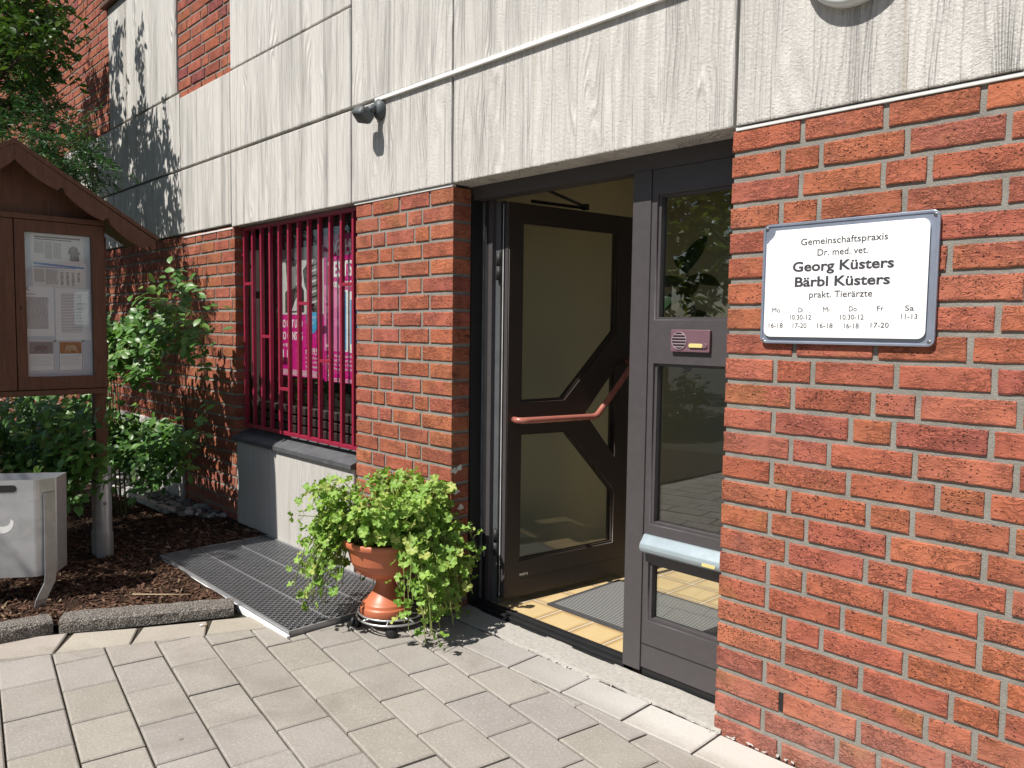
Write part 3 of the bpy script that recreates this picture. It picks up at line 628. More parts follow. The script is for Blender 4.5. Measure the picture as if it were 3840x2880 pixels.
put_text('lettering','nur 19,95 €',-3.22,1.222,.2740,'posterw',width=.21,height=.040,bold=.02,par=p1)
for i,t in enumerate(('zuhause telefonieren und','mit bis zu 16 MBit/s surfen','ab dem 13. Monat mtl. mehr','im Festnetz')): put_text('lettering',t,-3.22,1.192-.028*i,.2740,'posterw',width=(.20,.215,.19,.10)[i],height=.015,par=p1)
put_text('lettering','ERLEBEN, WAS VERBINDET.',-3.21,1.095+.04,.2740,'posterw',width=.2,height=.012,bold=.02,par=p1)
b=B(); 
for x0,x1,z0,z1 in ((-3.545,-3.515,1.165,1.245),(-3.47,-3.42,1.165,1.242)): flat(b,rect(x0,x1,z0,z1),.2741,0)
for i in range(5): flat(b,rect(-3.55,-3.02,1.078+i*.008,1.081+i*.008),.2741,0)
o=b.done('small_print',M['posterw'],None,recalc=False); under(o,p1)
p2=thing('phone_poster','magenta poster showing a white smartphone, partly behind the brick pier','poster',(-2.66,.265,1.07))
b=B(); b.box(-2.99,-2.31,.265,.267,1.06,1.80); b.done('sheet',M['posterm'],p2)
b=B(); b.box(-2.99,-2.31,.265,.267,1.802,1.955); b.done('header_band',M['posterm'],p2)
b=B(); flat(b,[(-2.99,1.25),(-2.80,1.25),(-2.80,1.62),(-2.99,1.66)],.2642,0); o=b.done('glow_print',M['posterl'],None,recalc=False); under(o,p2)
b=B()
b.addmesh(plate([rrect(-2.79,-2.715,1.25,1.62,.012)],.0006),0,T((0,.2640,0))@XZ); b.addmesh(plate([rrect(-2.705,-2.40,1.245,1.61,.02)],.0006),0,T((0,.2640,0))@XZ); o=b.done('phone_print',M['posterw'],None,recalc=False); under(o,p2)
b=B(); flat(b,rect(-2.69,-2.41,1.30,1.56),.2632,0); flat(b,rect(-2.765,-2.735,1.26,1.61),.2632,0); o=b.done('screen_print',M['pblue'],None,recalc=False); under(o,p2)
for t,x,z,hh,wd in (('EXKLUSIV',-2.945,1.832,.085,.46),('TESTSIEGER',-2.945,1.705,.085,.56),('Pixel, Phone by Google',-2.935,1.640,.048,.56)): put_text('lettering',t,x,z,.2636,'posterw',width=wd,height=hh,bold=.03,par=p2)
for i,t in enumerate(('Jetzt Pixel bestellen und','smartes Telefonieren erleben','Und im besten Netz surfen','Bitte fragen Sie uns')): put_text('lettering',t,-2.96,1.215-.026*i,.2636,'posterw',width=(.40,.45,.42,.3)[i],height=.016,par=p2)
put_text('lettering','T',-2.955,1.095,.2636,'posterw',height=.036,bold=.05,par=p2)
b=B()
for x in (-2.912,-2.888): flat(b,rect(x,x+.012,1.108,1.120),.2636,0)
for i in range(3): flat(b,rect(-2.96,-2.35,1.066+i*.008,1.0685+i*.008),.2637,0)
o=b.done('small_print',M['posterw'],None,recalc=False); under(o,p2)
p1.location+=Vector((.072,-.105,-.012)); p2.location+=Vector((.078,-.098,-.012))

# ------------------------------------------------------------------ WALL THINGS
sg=thing('practice_sign','white enamel practice sign in blue grey metal frame on the brick pier by the door','sign',(.393,-.01,1.54))
b=B(); b.addmesh(plate([rrect(.131,.655,1.352,1.730,.020),],.007,.002),None,T((0,-.0085,0))@XZ); b.done('backing_plate',M['signm'],sg)
b=B(); b.addmesh(plate([rrect(.131,.655,1.352,1.730,.020),rrect(.139,.647,1.360,1.722,.015)],.004,.0012),None,T((0,-.0132,0))@XZ); b.done('raised_rim',M['signm'],sg)
wp=rrect(.146,.632,1.373,1.708,.022); wp=[p for p in wp if not(p[0]<.17 and p[1]>1.685)]
i0=[i for i,p in enumerate(wp) if p[0]<.17][0]
wp=wp[:i0]+[(.176,1.708),(.175,1.699),(.171,1.690),(.164,1.683),(.157,1.678),(.153,1.671),(.1465,1.668)]+wp[i0:]
b=B(); b.addmesh(plate([wp],.004,.0008),None,T((0,-.0185,0))@XZ); b.done('white_plate',M['signw'],sg)
b=B(); b.addmesh(plate([rrect(.16,.62,1.39,1.66,.01)],.006),None,T((0,-.0145,0))@XZ); b.done('spacer',M['screw'],sg)
for x,z in ((.143,1.717),(.643,1.717),(.141,1.362),(.642,1.365)):
    b=B(); b.lathe([(0,.004),(.004,.0038),(.0062,.002),(.0065,0)],16,T((x,-.0118,z))@Matrix.Rotation(R(90),4,'X')); b.box(x-.004,x+.004,-.0165,-.0155,z-.0006,z+.0006); b.box(x-.0006,x+.0006,-.0166,-.0156,z-.004,z+.004); b.done('screw',M['screw'],sg)
SY=-.0212
for t,x,z,wd,hh,bo in (('Gemeinschaftspraxis',.261,1.657,.260,.0195,.006),('Dr. med. vet.',.315,1.622,.151,.0195,.006),('Georg Küsters',.237,1.577,.304,.0285,.026),('Bärbl Küsters',.246,1.530,.286,.0285,.026),('prakt. Tierärzte',.294,1.495,.190,.0195,.006),
    ('Mo',.173,1.4505,.028,.0145,0),('Di',.261,1.4505,.015,.0145,.0045),('Mi',.339,1.4515,.020,.0145,0),('Do',.418,1.4525,.023,.0145,.0045),('Fr',.499,1.453,.019,.0145,.0045),('Sa',.576,1.453,.024,.0145,.0045),
    ('10.30-12',.234,1.428,.069,.0145,.0045),('10.30-12',.393,1.428,.069,.0145,.0045),('11-13',.566,1.4295,.044,.0145,.0045),
    ('16-18',.163,1.402,.048,.0145,.0045),('17-20',.244,1.402,.045,.0145,.0045),('16-18',.323,1.402,.048,.0145,.0045),('16-18',.405,1.402,.044,.0145,.0045),('17-20',.483,1.4045,.051,.0145,.0045)):
    put_text('lettering',t,x,z,SY,'ink',width=wd,height=hh,bold=bo,par=sg)
# intercom on the transom
ic=thing('door_intercom','aubergine door intercom with round speaker grid on the side panel transom','intercom',(-.22,.12,1.35))
b=B(); b.addmesh(plate([rrect(-.302,-.134,1.310,1.393,.005)],.014,.002),None,T((0,.117,0))@XZ); b.done('housing',M['purple'],ic)
b=B(); b.addmesh(plate([ell(-.2635,1.3515,.0335,.0335,40),ell(-.2635,1.3515,.0308,.0308,40)],.004,.0006),None,T((0,.1085,0))@XZ)
for k in range(-2,3):
    z=1.3515+k*.0112; hw=math.sqrt(.031**2-(k*.0112)**2); b.box(-.2635-hw,-.2635+hw,.1065,.1095,z-.0022,z+.0022,.0006)
b.done('speaker_grid',simple('mauve plastic edge',(.30,.22,.25),.3),ic)
b=B(); b.addmesh(plate([ell(-.2635,1.3515,.0308,.0308,40)],.0008),None,T((0,.1096,0))@XZ); b.done('speaker_mesh',M['black'],ic)
b=B(); b.addmesh(plate([rrect(-.220,-.142,1.3255,1.3435,.0088)],.006,.001),None,T((0,.1085,0))@XZ); b.done('bell_button',M['purple'],ic)
b=B(); b.addmesh(plate([rrect(-.2195,-.160,1.327,1.342,.007)],.005,.001),None,T((0,.1068,0))@XZ); b.done('name_tag',M['button'],ic)
# motion sensor
ms=thing('motion_sensor','anthracite motion sensor on the concrete panel at the end of the white cable duct','sensor',(-2.05,-.012,2.5))
b=B(); b.lathe([(.0,.040),(.020,.038),(.036,.028),(.045,.014),(.048,0)],28,T((-2.035,-.013,2.505))@Matrix.Rotation(R(90),4,'X')@Matrix.Diagonal((1,1.18,1,1))); b.done('base',M['sensor'],ms)
b=B(); b.tube([(-2.037,-.045,2.508),(-2.050,-.080,2.490)],.022,14)
b.done('joint',M['sensor'],ms)
bm=bmesh.new(); bmesh.ops.create_cube(bm,size=1,matrix=Matrix.Diagonal((.105,.085,.062,1)))
for v in bm.verts:
    if v.co.y<0: v.co.x*=.72; v.co.z*=.9
bmesh.ops.bevel(bm,geom=bm.edges[:],offset=.018,segments=4,affect='EDGES',profile=.5)
bm.transform(T((-2.062,-.108,2.468))@Euler((R(-32),R(12),R(8))).to_matrix().to_4x4()); b=B(); b.add(bm); b.done('head',M['sensor'],ms,True)
# cable duct
cdx=[(-2.098,-1.452),(-1.452,.9),(.9,1.75)]; b=B(); b.box(-2.066,4.2,-.030,-.0135,2.5475,2.5655,.002); tag(b.done('cable_duct',M['conduit']),'thin white cable duct running along the concrete panels above the door','cable duct')
# round wall lamp
wl=thing('wall_lamp','round grey bulkhead lamp on the concrete above the practice sign','lamp',(.40,-.012,2.492))
m=T((.398,-.0125,2.492))@Matrix.Rotation(R(90),4,'X')
b=B(); b.lathe([(.0,0),(.150,0),(.155,.006),(.155,.030),(.149,.040),(.138,.044),(.128,.040)],56,m); b.done('housing',M['lamp'],wl)
b=B(); b.lathe([(.127,.036),(.118,.052),(.09,.066),(.05,.074),(0,.076)],48,m); b.done('glass_cover',M['lampg'],wl)

# ------------------------------------------------------------------ HALL THINGS
b=B(); b.box(-1.14,.32,.395,.905,.0402,.050,.003); dm=b.done('doormat',M['mat']); tag(dm,'ribbed grey doormat on the beige tiles inside the door','doormat')
b=B(); b.addmesh(plate([rect(-1.165,.345,.370,.930),rect(-1.140,.320,.395,.905)],.008,.002),None,T((0,0,.0445))); under(b.done('border',M['matedge']),dm)
class Foliage:
    def __init__(s): s.V=[];s.F=[];s.r=[];s.n=0
    def leaf(s,tmpl,faces,pos,normal,direction,size,rnd):
        n=normal/np.linalg.norm(normal); d=direction-n*(direction@n); q=np.linalg.norm(d)
        if q<1e-5: d=np.array([n[1],n[2],n[0]]); d=d-n*(d@n); q=np.linalg.norm(d)
        d=d/q; e=np.cross(n,d); Mx=np.stack([e,d,n],0)
        s.V.append(tmpl*size@Mx+pos); s.F.append(faces+s.n); s.n+=len(tmpl); s.r.append(np.tile(rnd,(len(tmpl),1)))
    def done(s,name,mat,parent=None):
        F=s.F; 
        return from_np(name,np.vstack(s.V),np.vstack(F),mat,parent,dict(rnd=np.vstack(s.r)),True)
def fan(outline,center,cz):
    V=np.array([center]+outline); n=len(outline); F=np.array([(0,i+1,(i+1)%n+1) for i in range(n)]); return V,F
# scalloped geranium leaf, round and ruffled
ol=[]
for i in range(36):
    a=R(-80+i*(340/35)); lob=abs(math.sin((a+R(80))*7/2/ (340/360)*1.0))
    rr=.5*(.82+.18*lob**.6); ol.append((rr*math.sin(a+R(90))*1.05 if False else rr*math.cos(a+R(0)),rr*math.sin(a)+.42,.10*math.sin(5*a)*rr+.10*rr))
LG=[]
for sd in range(4):
    r_=random.Random(sd); V=[(0,.40,-.02)]
    nl=6
    for i in range(32):
        t=i/31; a=R(-62+t*304)-R(0); lob=abs(math.sin(t*math.pi*nl)); rr=.5*(.74+.26*lob**.55)*(1+r_.uniform(-.04,.04))
        V.append((rr*math.cos(a),.42+rr*math.sin(a),.13*math.sin(a*5+sd)*rr*1.5+.16*rr*r_.uniform(.6,1.2)))
    mid=[(0.5*V[i][0],.42+.5*(V[i][1]-.42),V[i][2]*.25) for i in range(1,33)]
    V=np.array([V[0]]+mid+V[1:]); F=[(0,i+1,i+2) for i in range(31)]; 
    F2=[(1+i,33+i,34+i) for i in range(31)]+[(1+i,34+i,2+i) for i in range(31)]
    LG.append((V,np.array(F+F2+[(0,1,33),(0,64,32)])))
def oval(w,fold=.12,curl=.1,n=5):
    V=[];F=[]
    for i in range(n+1):
        t=i/n; ww=w*math.sin(math.pi*min(.97,t*.94+.03))**.75*.5; z=-curl*t*t
        V+=[(-ww,t,z+fold*ww*2),(0,t,z),(ww,t,z+fold*ww*2)]
    for i in range(n):
        a=3*i
        for q in ((a,a+1,a+4,a+3),(a+1,a+2,a+5,a+4)): F+=[(q[0],q[1],q[2]),(q[0],q[2],q[3])]
    return np.array(V),np.array(F)
OV=oval(.62,.10,.18,6); NARROW=oval(.34,.1,.15,3); LEAF3=oval(.5,.14,.2,3); FIC=oval(.46,.16,.12,8); NEED=oval(.22,.05,.08,2)
U3=lambda: rng.normal(size=3)
rb=thing('rubber_plant','dark rubber plant with broad glossy leaves behind the side glass','plant',(-.40,.42,1.283))
f=Foliage(); c=np.array([-.43,.40,1.575])
for az,el,z,L in ((70,55,.06,.17),(150,35,.05,.12),(-20,10,.03,.16),(185,5,.0,.19),(230,-15,-.03,.2),(-60,-35,-.05,.17),(110,0,-.06,.18),(20,-40,-.1,.18),(170,-45,-.12,.2),(250,-50,-.16,.18),(300,-10,-.2,.2),(40,5,-.25,.2),(200,-10,-.3,.2),(120,-20,-.34,.18)):
    d=np.array([math.cos(R(az))*math.cos(R(el)),math.sin(R(az))*math.cos(R(el)),math.sin(R(el))]); nn=np.array([-d[0]*d[2],-d[1]*d[2],1-d[2]**2])+np.array([.2,-.9,.2])
    f.leaf(FIC[0],FIC[1],c+np.array([0,0,z]),nn,d,L,rng.uniform(0,1,3))
f.done('foliage',M['ficus'],rb)
b=B(); b.tube([(-.40,.42,1.36),(-.42,.41,1.47),(-.43,.40,1.62)],[.010,.008,.005],8); b.done('stem',M['bark'],rb)
b=B(); b.box(-.60,-.10,.28,.52,1.262,1.282,.003); b.done('plant_shelf',M['wood'],bld)
b=B(); b.lathe([(.0,1.283),(.055,1.283),(.075,1.385),(.078,1.395),(.070,1.395),(.066,1.375),(0,1.375)],28,T((-.40,.42,0))); b.done('planter',M['galvdark'],rb)

# ------------------------------------------------------------------ GROUND
b=B(); b.box(-60,60,-60,.10,-.5,-.012); tag(b.done('ground',M['joint']),kind='structure')
b=B(); b.box(-60,60,-60,-9.,-.0115,-.004); tag(b.done('road',M['asphalt']),kind='structure')
def clip(poly,n,d):
    """keep n.p<=d"""
    o=[]; k=len(poly)
    for i in range(k):
        a,b_=poly[i],poly[(i+1)%k]; da=n[0]*a[0]+n[1]*a[1]-d; db=n[0]*b_[0]+n[1]*b_[1]-d
        if da<=0:o.append(a)
        if da*db<0: t=da/(da-db); o.append((a[0]+t*(b_[0]-a[0]),a[1]+t*(b_[1]-a[1])))
    return o
def area(p): return .5*sum(p[i][0]*p[(i+1)%len(p)][1]-p[(i+1)%len(p)][0]*p[i][1] for i in range(len(p)))
KERB=[(-2.62,-5.2),(-2.59,-2.6),(-2.52,-1.70),(-2.462,-1.463),(-2.135,-.772)]
IL=((-2.299,-1.70),(-1.900,-.745))
ilx=lambda y: IL[0][0]+(IL[1][0]-IL[0][0])*(y-IL[0][1])/(IL[1][1]-IL[0][1])
class Pave:
    def __init__(s): s.V=[];s.F=[];s.t=[];s.n=0
    def stone(s,poly,tint,top=0.,bev=.005):
        if len(poly)<3: return
        if area(poly)<0: poly=poly[::-1]
        if area(poly)<.0006: return
        poly=[tuple(p) for p in poly]; k=len(poly); c=np.mean(np.array(poly),0)
        def inset(dd):
            o=[]
            for i in range(k):
                p0,p1,p2=np.array(poly[i-1]),np.array(poly[i]),np.array(poly[(i+1)%k])
                e1=p1-p0; e1/=max(1e-9,np.linalg.norm(e1)); e2=p2-p1; e2/=max(1e-9,np.linalg.norm(e2))
                n1=np.array([-e1[1],e1[0]]); n2=np.array([-e2[1],e2[0]]); m=n1+n2; q=m@n1
                o.append(p1+m*dd/max(.35,q))
            return np.array(o)
        g=.0035; r0=inset(g); r1=inset(g+bev); tl=rng.normal(0,.0016,2)
        def zz(P,base): return base+(P-c)@tl/1.2
        off=top+rng.normal(0,.0012)
        V=np.vstack([np.c_[r0,np.full(k,-.03)],np.c_[r0,zz(r0,off-.004)],np.c_[r1,zz(r1,off)]])
        N0=s.n; me=[]
        for i in range(k):
            j=(i+1)%k; me+= [(N0+i,N0+j,N0+k+j),(N0+i,N0+k+j,N0+k+i),(N0+k+i,N0+k+j,N0+2*k+j),(N0+k+i,N0+2*k+j,N0+2*k+i)]
        me+=[(N0+2*k,N0+2*k+i,N0+2*k+i+1) for i in range(1,k-1)]
        s.V.append(V);s.F.append(np.array(me));s.n+=len(V);s.t.append(np.tile(np.array(tint)*rng.uniform(.93,1.06)*np.array([1,rng.uniform(.985,1.0),rng.uniform(.96,1.03)]),(len(V),1)))
    def done(s,name): 
        t=np.vstack(s.t); return from_np(name,np.vstack(s.V),np.vstack(s.F),M['paver'],None,dict(tint=t,rnd=np.tile(rng.uniform(0,1,3),(len(t),1))))
GREY=(.325,.305,.275); WARM=(.385,.355,.305)
pv=Pave()
th=R(-8.8); ux,uy=math.cos(th),math.sin(th); L,Wd=.2888,.1930
def inner_clip(poly):
    (x0,y0),(x1,y1)=IL; n=(-(y1-y0),(x1-x0)); return clip(poly,n,n[0]*x0+n[1]*y0)
for row in range(-26,12):
    for cidx in range(-16,30):
        t0=-1.838+cidx*L+(L/2 if row%2 else 0); q0=-1.852+row*Wd      # along u, along v
        rp=[]
        for (a,c) in ((t0,q0),(t0+L,q0),(t0+L,q0+Wd),(t0,q0+Wd)): rp.append((a*ux-c*uy,a*uy+c*ux))
        if max(p[1] for p in rp)<-4.6 or min(p[1] for p in rp)>0 or min(p[0] for p in rp)>4.4: continue
        p=clip(rp,(0,1),-.198 if True else 0)
        if len(p)>2: p=inner_clip(p)
        if len(p)<3: continue
        cy=sum(q[1] for q in p)/len(p); cx=sum(q[0] for q in p)/len(p)
        if max(q[1] for q in p)>-.713 and min(q[0] for q in p)<-1.727:      # a stone cut round the grating
            lo_=clip(p,(0,1),-.716); hi_=clip(clip(p,(0,-1),.712),(-1,0),1.724)
            for c_ in (lo_,hi_):
                if len(c_)>2: pv.stone(c_,GREY)
            continue
        pv.stone(p,GREY)
# soldier row along the wall
x=-1.727
for k in range(20):
    x1=-1.43+.293*(k); pv.stone([(x,-.196),(x1,-.196),(x1-.004,-.012),(x-.004 if k else x,-.012)],(.36,.34,.31)); x=x1
# edging row along the kerb
J=[((-2.60,-2.6),(-2.37,-2.6)),((-2.57,-2.3),(-2.36,-2.32)),((-2.545,-2.0),(-2.335,-2.05)),((-2.50,-1.72),(-2.305,-1.78)),((-2.382,-1.428),(-2.212,-1.523)),((-2.245,-1.175),(-2.078,-1.253)),((-2.118,-.905),(-1.962,-.972)),((-2.03,-.722),(-1.89,-.722))]
for (a,b_),(c,d) in zip(J,J[1:]):
    e=.010; k0=Vector(a).lerp(Vector(c),e/.3); k1=Vector(a).lerp(Vector(c),1-e/.3)
    ox=.075 if a[1]<-1.6 else .065
    A0=(k0[0]-ox*0.6,k0[1]+ox*.3); A1=(k1[0]-ox*.6,k1[1]+ox*.3)
    pv.stone([(ilx(b_[1])-.004,b_[1]),(ilx(d[1])-.004,d[1]),A1,A0],WARM)
tag(pv.done('pavement'),kind='structure')
# cement strip before the threshold, with a lime crust along its front edge
nx,ny=150,16; X,Yy=np.meshgrid(np.linspace(-1.50,.03,nx+1),np.linspace(-.013,.118,ny+1)); P=np.stack([X.ravel(),Yy.ravel(),np.zeros(X.size)],1)
P[:,2]=.004+.018*np.clip((P[:,1]+.013)/.12,0,1)+.002*smooth_noise(P,5,12)+.0005*smooth_noise(P,6,60); fe=np.abs(P[:,1]+.013)<1e-6; P[fe,1]+=.012*smooth_noise(P[fe],7,25); P[fe,2]=-.006
idx=np.arange(X.size).reshape(ny+1,nx+1); F=[(idx[j,i],idx[j,i+1],idx[j+1,i+1],idx[j+1,i]) for j in range(ny) for i in range(nx)]
cs=from_np('cement_strip',P,F,M['strip'],None,None,True); tag(cs,kind='structure')
b=B()
for k in range(70):
    x=rng.uniform(-1.05,1.0); s=rng.uniform(.003,.009); yy=(-.012 if x<0 else -.006)+rng.normal()*.008
    bm2=bmesh.new(); bmesh.ops.create_icosphere(bm2,subdivisions=1,radius=1,matrix=T((x,yy,.001))@Euler((0,0,rng.uniform(0,3))).to_matrix().to_4x4()@Matrix.Diagonal((s*rng.uniform(1,2.2),s*rng.uniform(.5,.9),s*.22,1)))
    b.add(bm2)
tag(b.done('lime_crust',M['crust']),'pale crumbs of lime along the foot of the wall','lime',None,'stuff')

# kerb stones
def kerb(p,q,label,h0,h1):
    p,q=Vector((*p,0)),Vector((*q,0)); d=(q-p); L=d.length; d.normalize(); n=Vector((-d.y,d.x,0))
    prof=[(0,-.05),(0,.50),(.001,.80),(.016,1.),(.118,.99),(.125,.9),(.125,-.05)]
    bm=bmesh.new(); rings=[]; K=26
    for i in range(K+1):
        t=i/K; base=p+d*(.004+(L-.008)*t); h=h0+(h1-h0)*t
        ring=[]
        for j,(o,z) in enumerate(prof):
            jit=rng.normal(0,.0016,3) if 0<j<len(prof)-1 else np.zeros(3)
            e=0 if 0<i<K else .004
            ring.append(bm.verts.new(base+n*(o+jit[0]+(e if o<.06 else -e))+Vector((0,0,z*h+jit[2]-e*(j in(2,3,4))))))
        rings.append(ring)
    for a,b_ in zip(rings,rings[1:]):
        for j in range(len(prof)-1): bm.faces.new((a[j],a[j+1],b_[j+1],b_[j]))
    bm.faces.new(rings[0]); bm.faces.new(rings[-1][::-1])
    b=B(); b.bm.free(); b.bm=bm; o=b.done('kerb_stone',M['kerb']); tag(o,label,'kerb',group='kerb stones round the mulch bed'); return o
kerb((-2.445,-1.455),(-2.135,-.775),'rough grey kerb stone ending at the metal grating',.062,.050)
kerb((-2.53,-2.30),(-2.462,-1.463),'rough grey kerb stone beside the litter bin, left of the cracked joint',.066,.062)
# mulch bed
def bed(name,x0,x1,y0,y1,fn,mat,n=60,inside=None):
    X,Yy=np.meshgrid(np.linspace(x0,x1,n+1),np.linspace(y0,y1,n+1)); P=np.stack([X.ravel(),Yy.ravel(),np.zeros(X.size)],1); P[:,2]=fn(P)
    idx=np.arange(X.size).reshape(n+1,n+1); F=[(idx[j,i],idx[j,i+1],idx[j+1,i+1],idx[j+1,i]) for j in range(n) for i in range(n)]
    if inside: F=[f for f in F if inside(P[list(f)].mean(0))]
    return from_np(name,P,F,mat,None,None,True)
def kx(y):
    for (x0,y0),(x1,y1) in zip(KERB,KERB[1:]):
        if y<=y1: return x0+(x1-x0)*(y-y0)/(y1-y0)
    return -2.135
def inbed(p): 
    if p[1]>-.75: return p[0]<-3.30
    return p[0]<kx(p[1])-.06
mz=lambda P: .022+.010*smooth_noise(P,31,3)+.006*smooth_noise(P,32,14)-.02*np.clip((-P[:,0]-3.2)/1.5,0,1)
tag(bed('mulch_bed',-8,-2.15,-5.,-.0,mz,M['mulchbase'],90,inbed),kind='structure')
V=[];F=[];t=[];n=0; cube=np.array([(x,y,z) for x in(-.5,.5) for y in(-.5,.5) for z in(-.5,.5)]); cf=np.array([(0,1,3,2),(4,6,7,5),(0,4,5,1),(2,3,7,6),(0,2,6,4),(1,5,7,3)])
cnt=0
while cnt<9000:
    y=rng.uniform(-2.5,-.05); x=-2.15-abs(rng.normal())*1.15
    if cnt%3==0: x=rng.uniform(-5.5,-2.2)
    if not inbed((x,y)) or (y>-.32 and x<-4.15): continue
    P=np.array([[x,y,0]]); z=mz(P)[0]+rng.uniform(.0,.012)
    s=np.array([rng.uniform(.012,.045),rng.uniform(.005,.014),rng.uniform(.002,.006)]); e=Euler((rng.normal()*.35,rng.normal()*.35,rng.uniform(0,6.3)))
    q=cube*s; q[:4,1]*=rng.uniform(.3,1); V.append(q@np.array(e.to_matrix()).T+np.array([x,y,z])); F.append(cf+n); n+=8
    c=np.array((.085,.046,.030))*rng.uniform(.45,1.7) if rng.random()<.92 else np.array((.24,.17,.11)); t.append(np.tile(c,(8,1))); cnt+=1
tag(from_np('bark_mulch',np.vstack(V),np.vstack(F),M['mulch'],None,dict(tint=np.vstack(t))),'dark brown bark mulch covering the planting bed','mulch',None,'stuff')
b=B(); b.tube([(-2.62,-1.08,.05),(-2.52,-.98,.052),(-2.40,-.88,.06)],[.003,.003,.002],6); tag(b.done('twig',simple('dry twig',(.42,.32,.20),.8)),'thin dry twig lying on the mulch behind the kerb','twig')
cg=thing('cigarette_end','cigarette end lying on the pavers at the foot of the kerb','litter',(-2.105,-.935,.006))
b=B(); b.tube([(-2.112,-.952,.006),(-2.105,-.935,.006)],.004,8); b.done('paper_end',M['paper'],cg)
b=B(); b.tube([(-2.105,-.935,.006),(-2.099,-.921,.006)],.004,8); b.done('filter',M['tan'],cg)
# pebbles beside the wall and the edging slab that holds them
bmp=bmesh.new(); bmesh.ops.create_icosphere(bmp,subdivisions=2,radius=1); bmp.verts.ensure_lookup_table(); pvx=np.array([v.co[:] for v in bmp.verts]); pfx=np.array([[v.index for v in f.verts] for f in bmp.faces]); bmp.free()
V=[];F=[];t=[];n=0
for k in range(420):
    x=rng.uniform(-6.3,-3.98); y=-rng.uniform(.0,.27)
    if x>-4.35: y=-rng.uniform(0,.10+.17*(-3.98-x)/.37)
    s=rng.uniform(.014,.036)*np.array([1.25,rng.uniform(.7,1),rng.uniform(.45,.7)]); e=Euler((rng.normal()*.3,rng.normal()*.3,rng.uniform(0,6.3)))
    q=pvx*(1+.10*smooth_noise(pvx,int(k),2.)[:,None])*s; V.append(q@np.array(e.to_matrix()).T+np.array([x,y-.005,rng.uniform(.0,.035)])); F.append(pfx+n); n+=len(pvx)
    g=rng.choice([.10,.16,.22,.30,.42,.55]); t.append(np.tile(np.array((g,g*.97,g*.92)),(len(pvx),1)))
tag(from_np('pebbles',np.vstack(V),np.vstack(F),M['pebble'],None,dict(tint=np.vstack(t)),True),'grey and white river pebbles in a strip along the wall','pebbles',None,'stuff')
b=B(); b.prism([(-6.4,-.37,-.05),(-4.40,-.28,-.05),(-4.40,-.235,-.05),(-6.4,-.325,-.05)],(0,0,.10)); tag(b.done('edging_slab',M['conc_low']),'narrow concrete edging slab between pebbles and mulch','edging')

# metal grating over the light well
gt=thing('light_well_grating','galvanised expanded-metal grating over the light well below the barred window','grating',(-2.53,-.36,.02))
gx0,gx1,gy0,gy1=-3.335,-1.735,-.705,-.018
b=B(); t_=.022
b.box(gx0,gx1,gy0,gy0+.012,-.02,t_,.002); b.box(gx0,gx0+.012,gy0+.012,gy1,-.02,t_,.002); b.box(gx1-.012,gx1,gy0+.012,gy1,-.02,t_,.002); b.box(gx0+.012,gx1-.012,gy1-.012,gy1,-.02,t_,.002)
b.done('rim',M['grate'],gt)
b=B(); b.box(gx0-.018,gx1+.018,gy0-.020,gy0-.003,-.03,.010,.002); b.box(gx0-.018,gx0-.003,gy0-.003,gy1,-.03,.010,.002); b.done('seat_frame',M['white'],gt)
V=[];F=[];n=0; px,py=.0365,.0205; wv=.0021; ht=.004
def strand(p,q):
    global n
    p=np.array(p);q=np.array(q); d=q-p; d=d/np.linalg.norm(d); m=np.array([-d[1],d[0]])*wv
    c=[p-m,q-m,q+m,p+m]; V.append(np.array([(a[0],a[1],z) for z in (.013,.013+ht) for a in c])); F.append(np.array([(4,5,6,7),(0,1,5,4),(1,2,6,5),(2,3,7,6),(3,0,4,7)])+n); n+=8
i=0; y=gy0+.012
while y<gy1-.012:
    x=gx0+.012; j=0
    sh=(px/2 if i%2 else 0)
    while x<gx1-.012:
        a=(x+sh-px/2,y); strand((a[0],y),(a[0]+px*.28,y+py/2*.0+.0)) if False else None
        x0=x+sh
        if gx0+.012<=x0-px/2 and x0+px/2<=gx1-.012 and y+py<gy1-.012:
            # hexagon-like diamonds: slanted strand up, short bond
            strand((x0-px/2+.006,y),(x0-.006,y+py)); strand((x0+px/2-.006,y),(x0+.006,y+py)); strand((x0-.007,y+py),(x0+.007,y+py))
        x+=px
    y+=py; i+=1
msh=from_np('mesh_panel',np.vstack(V),np.vstack(F),M['grate']); under(msh,gt)
b=B(); b.box(gx0+.001,gx1-.001,gy0+.001,gy1-.001,-.0155,-.011); b.done('shaft_dark',M['black'],gt)  # black sheet close under the mesh stands in for the darkness of the shaft
b=B()
for yy in (-.25,-.48): b.box(gx0+.012,gx1-.012,yy-.003,yy+.003,.006,.0185)
b.done('bearing_bar',M['grate'],gt)

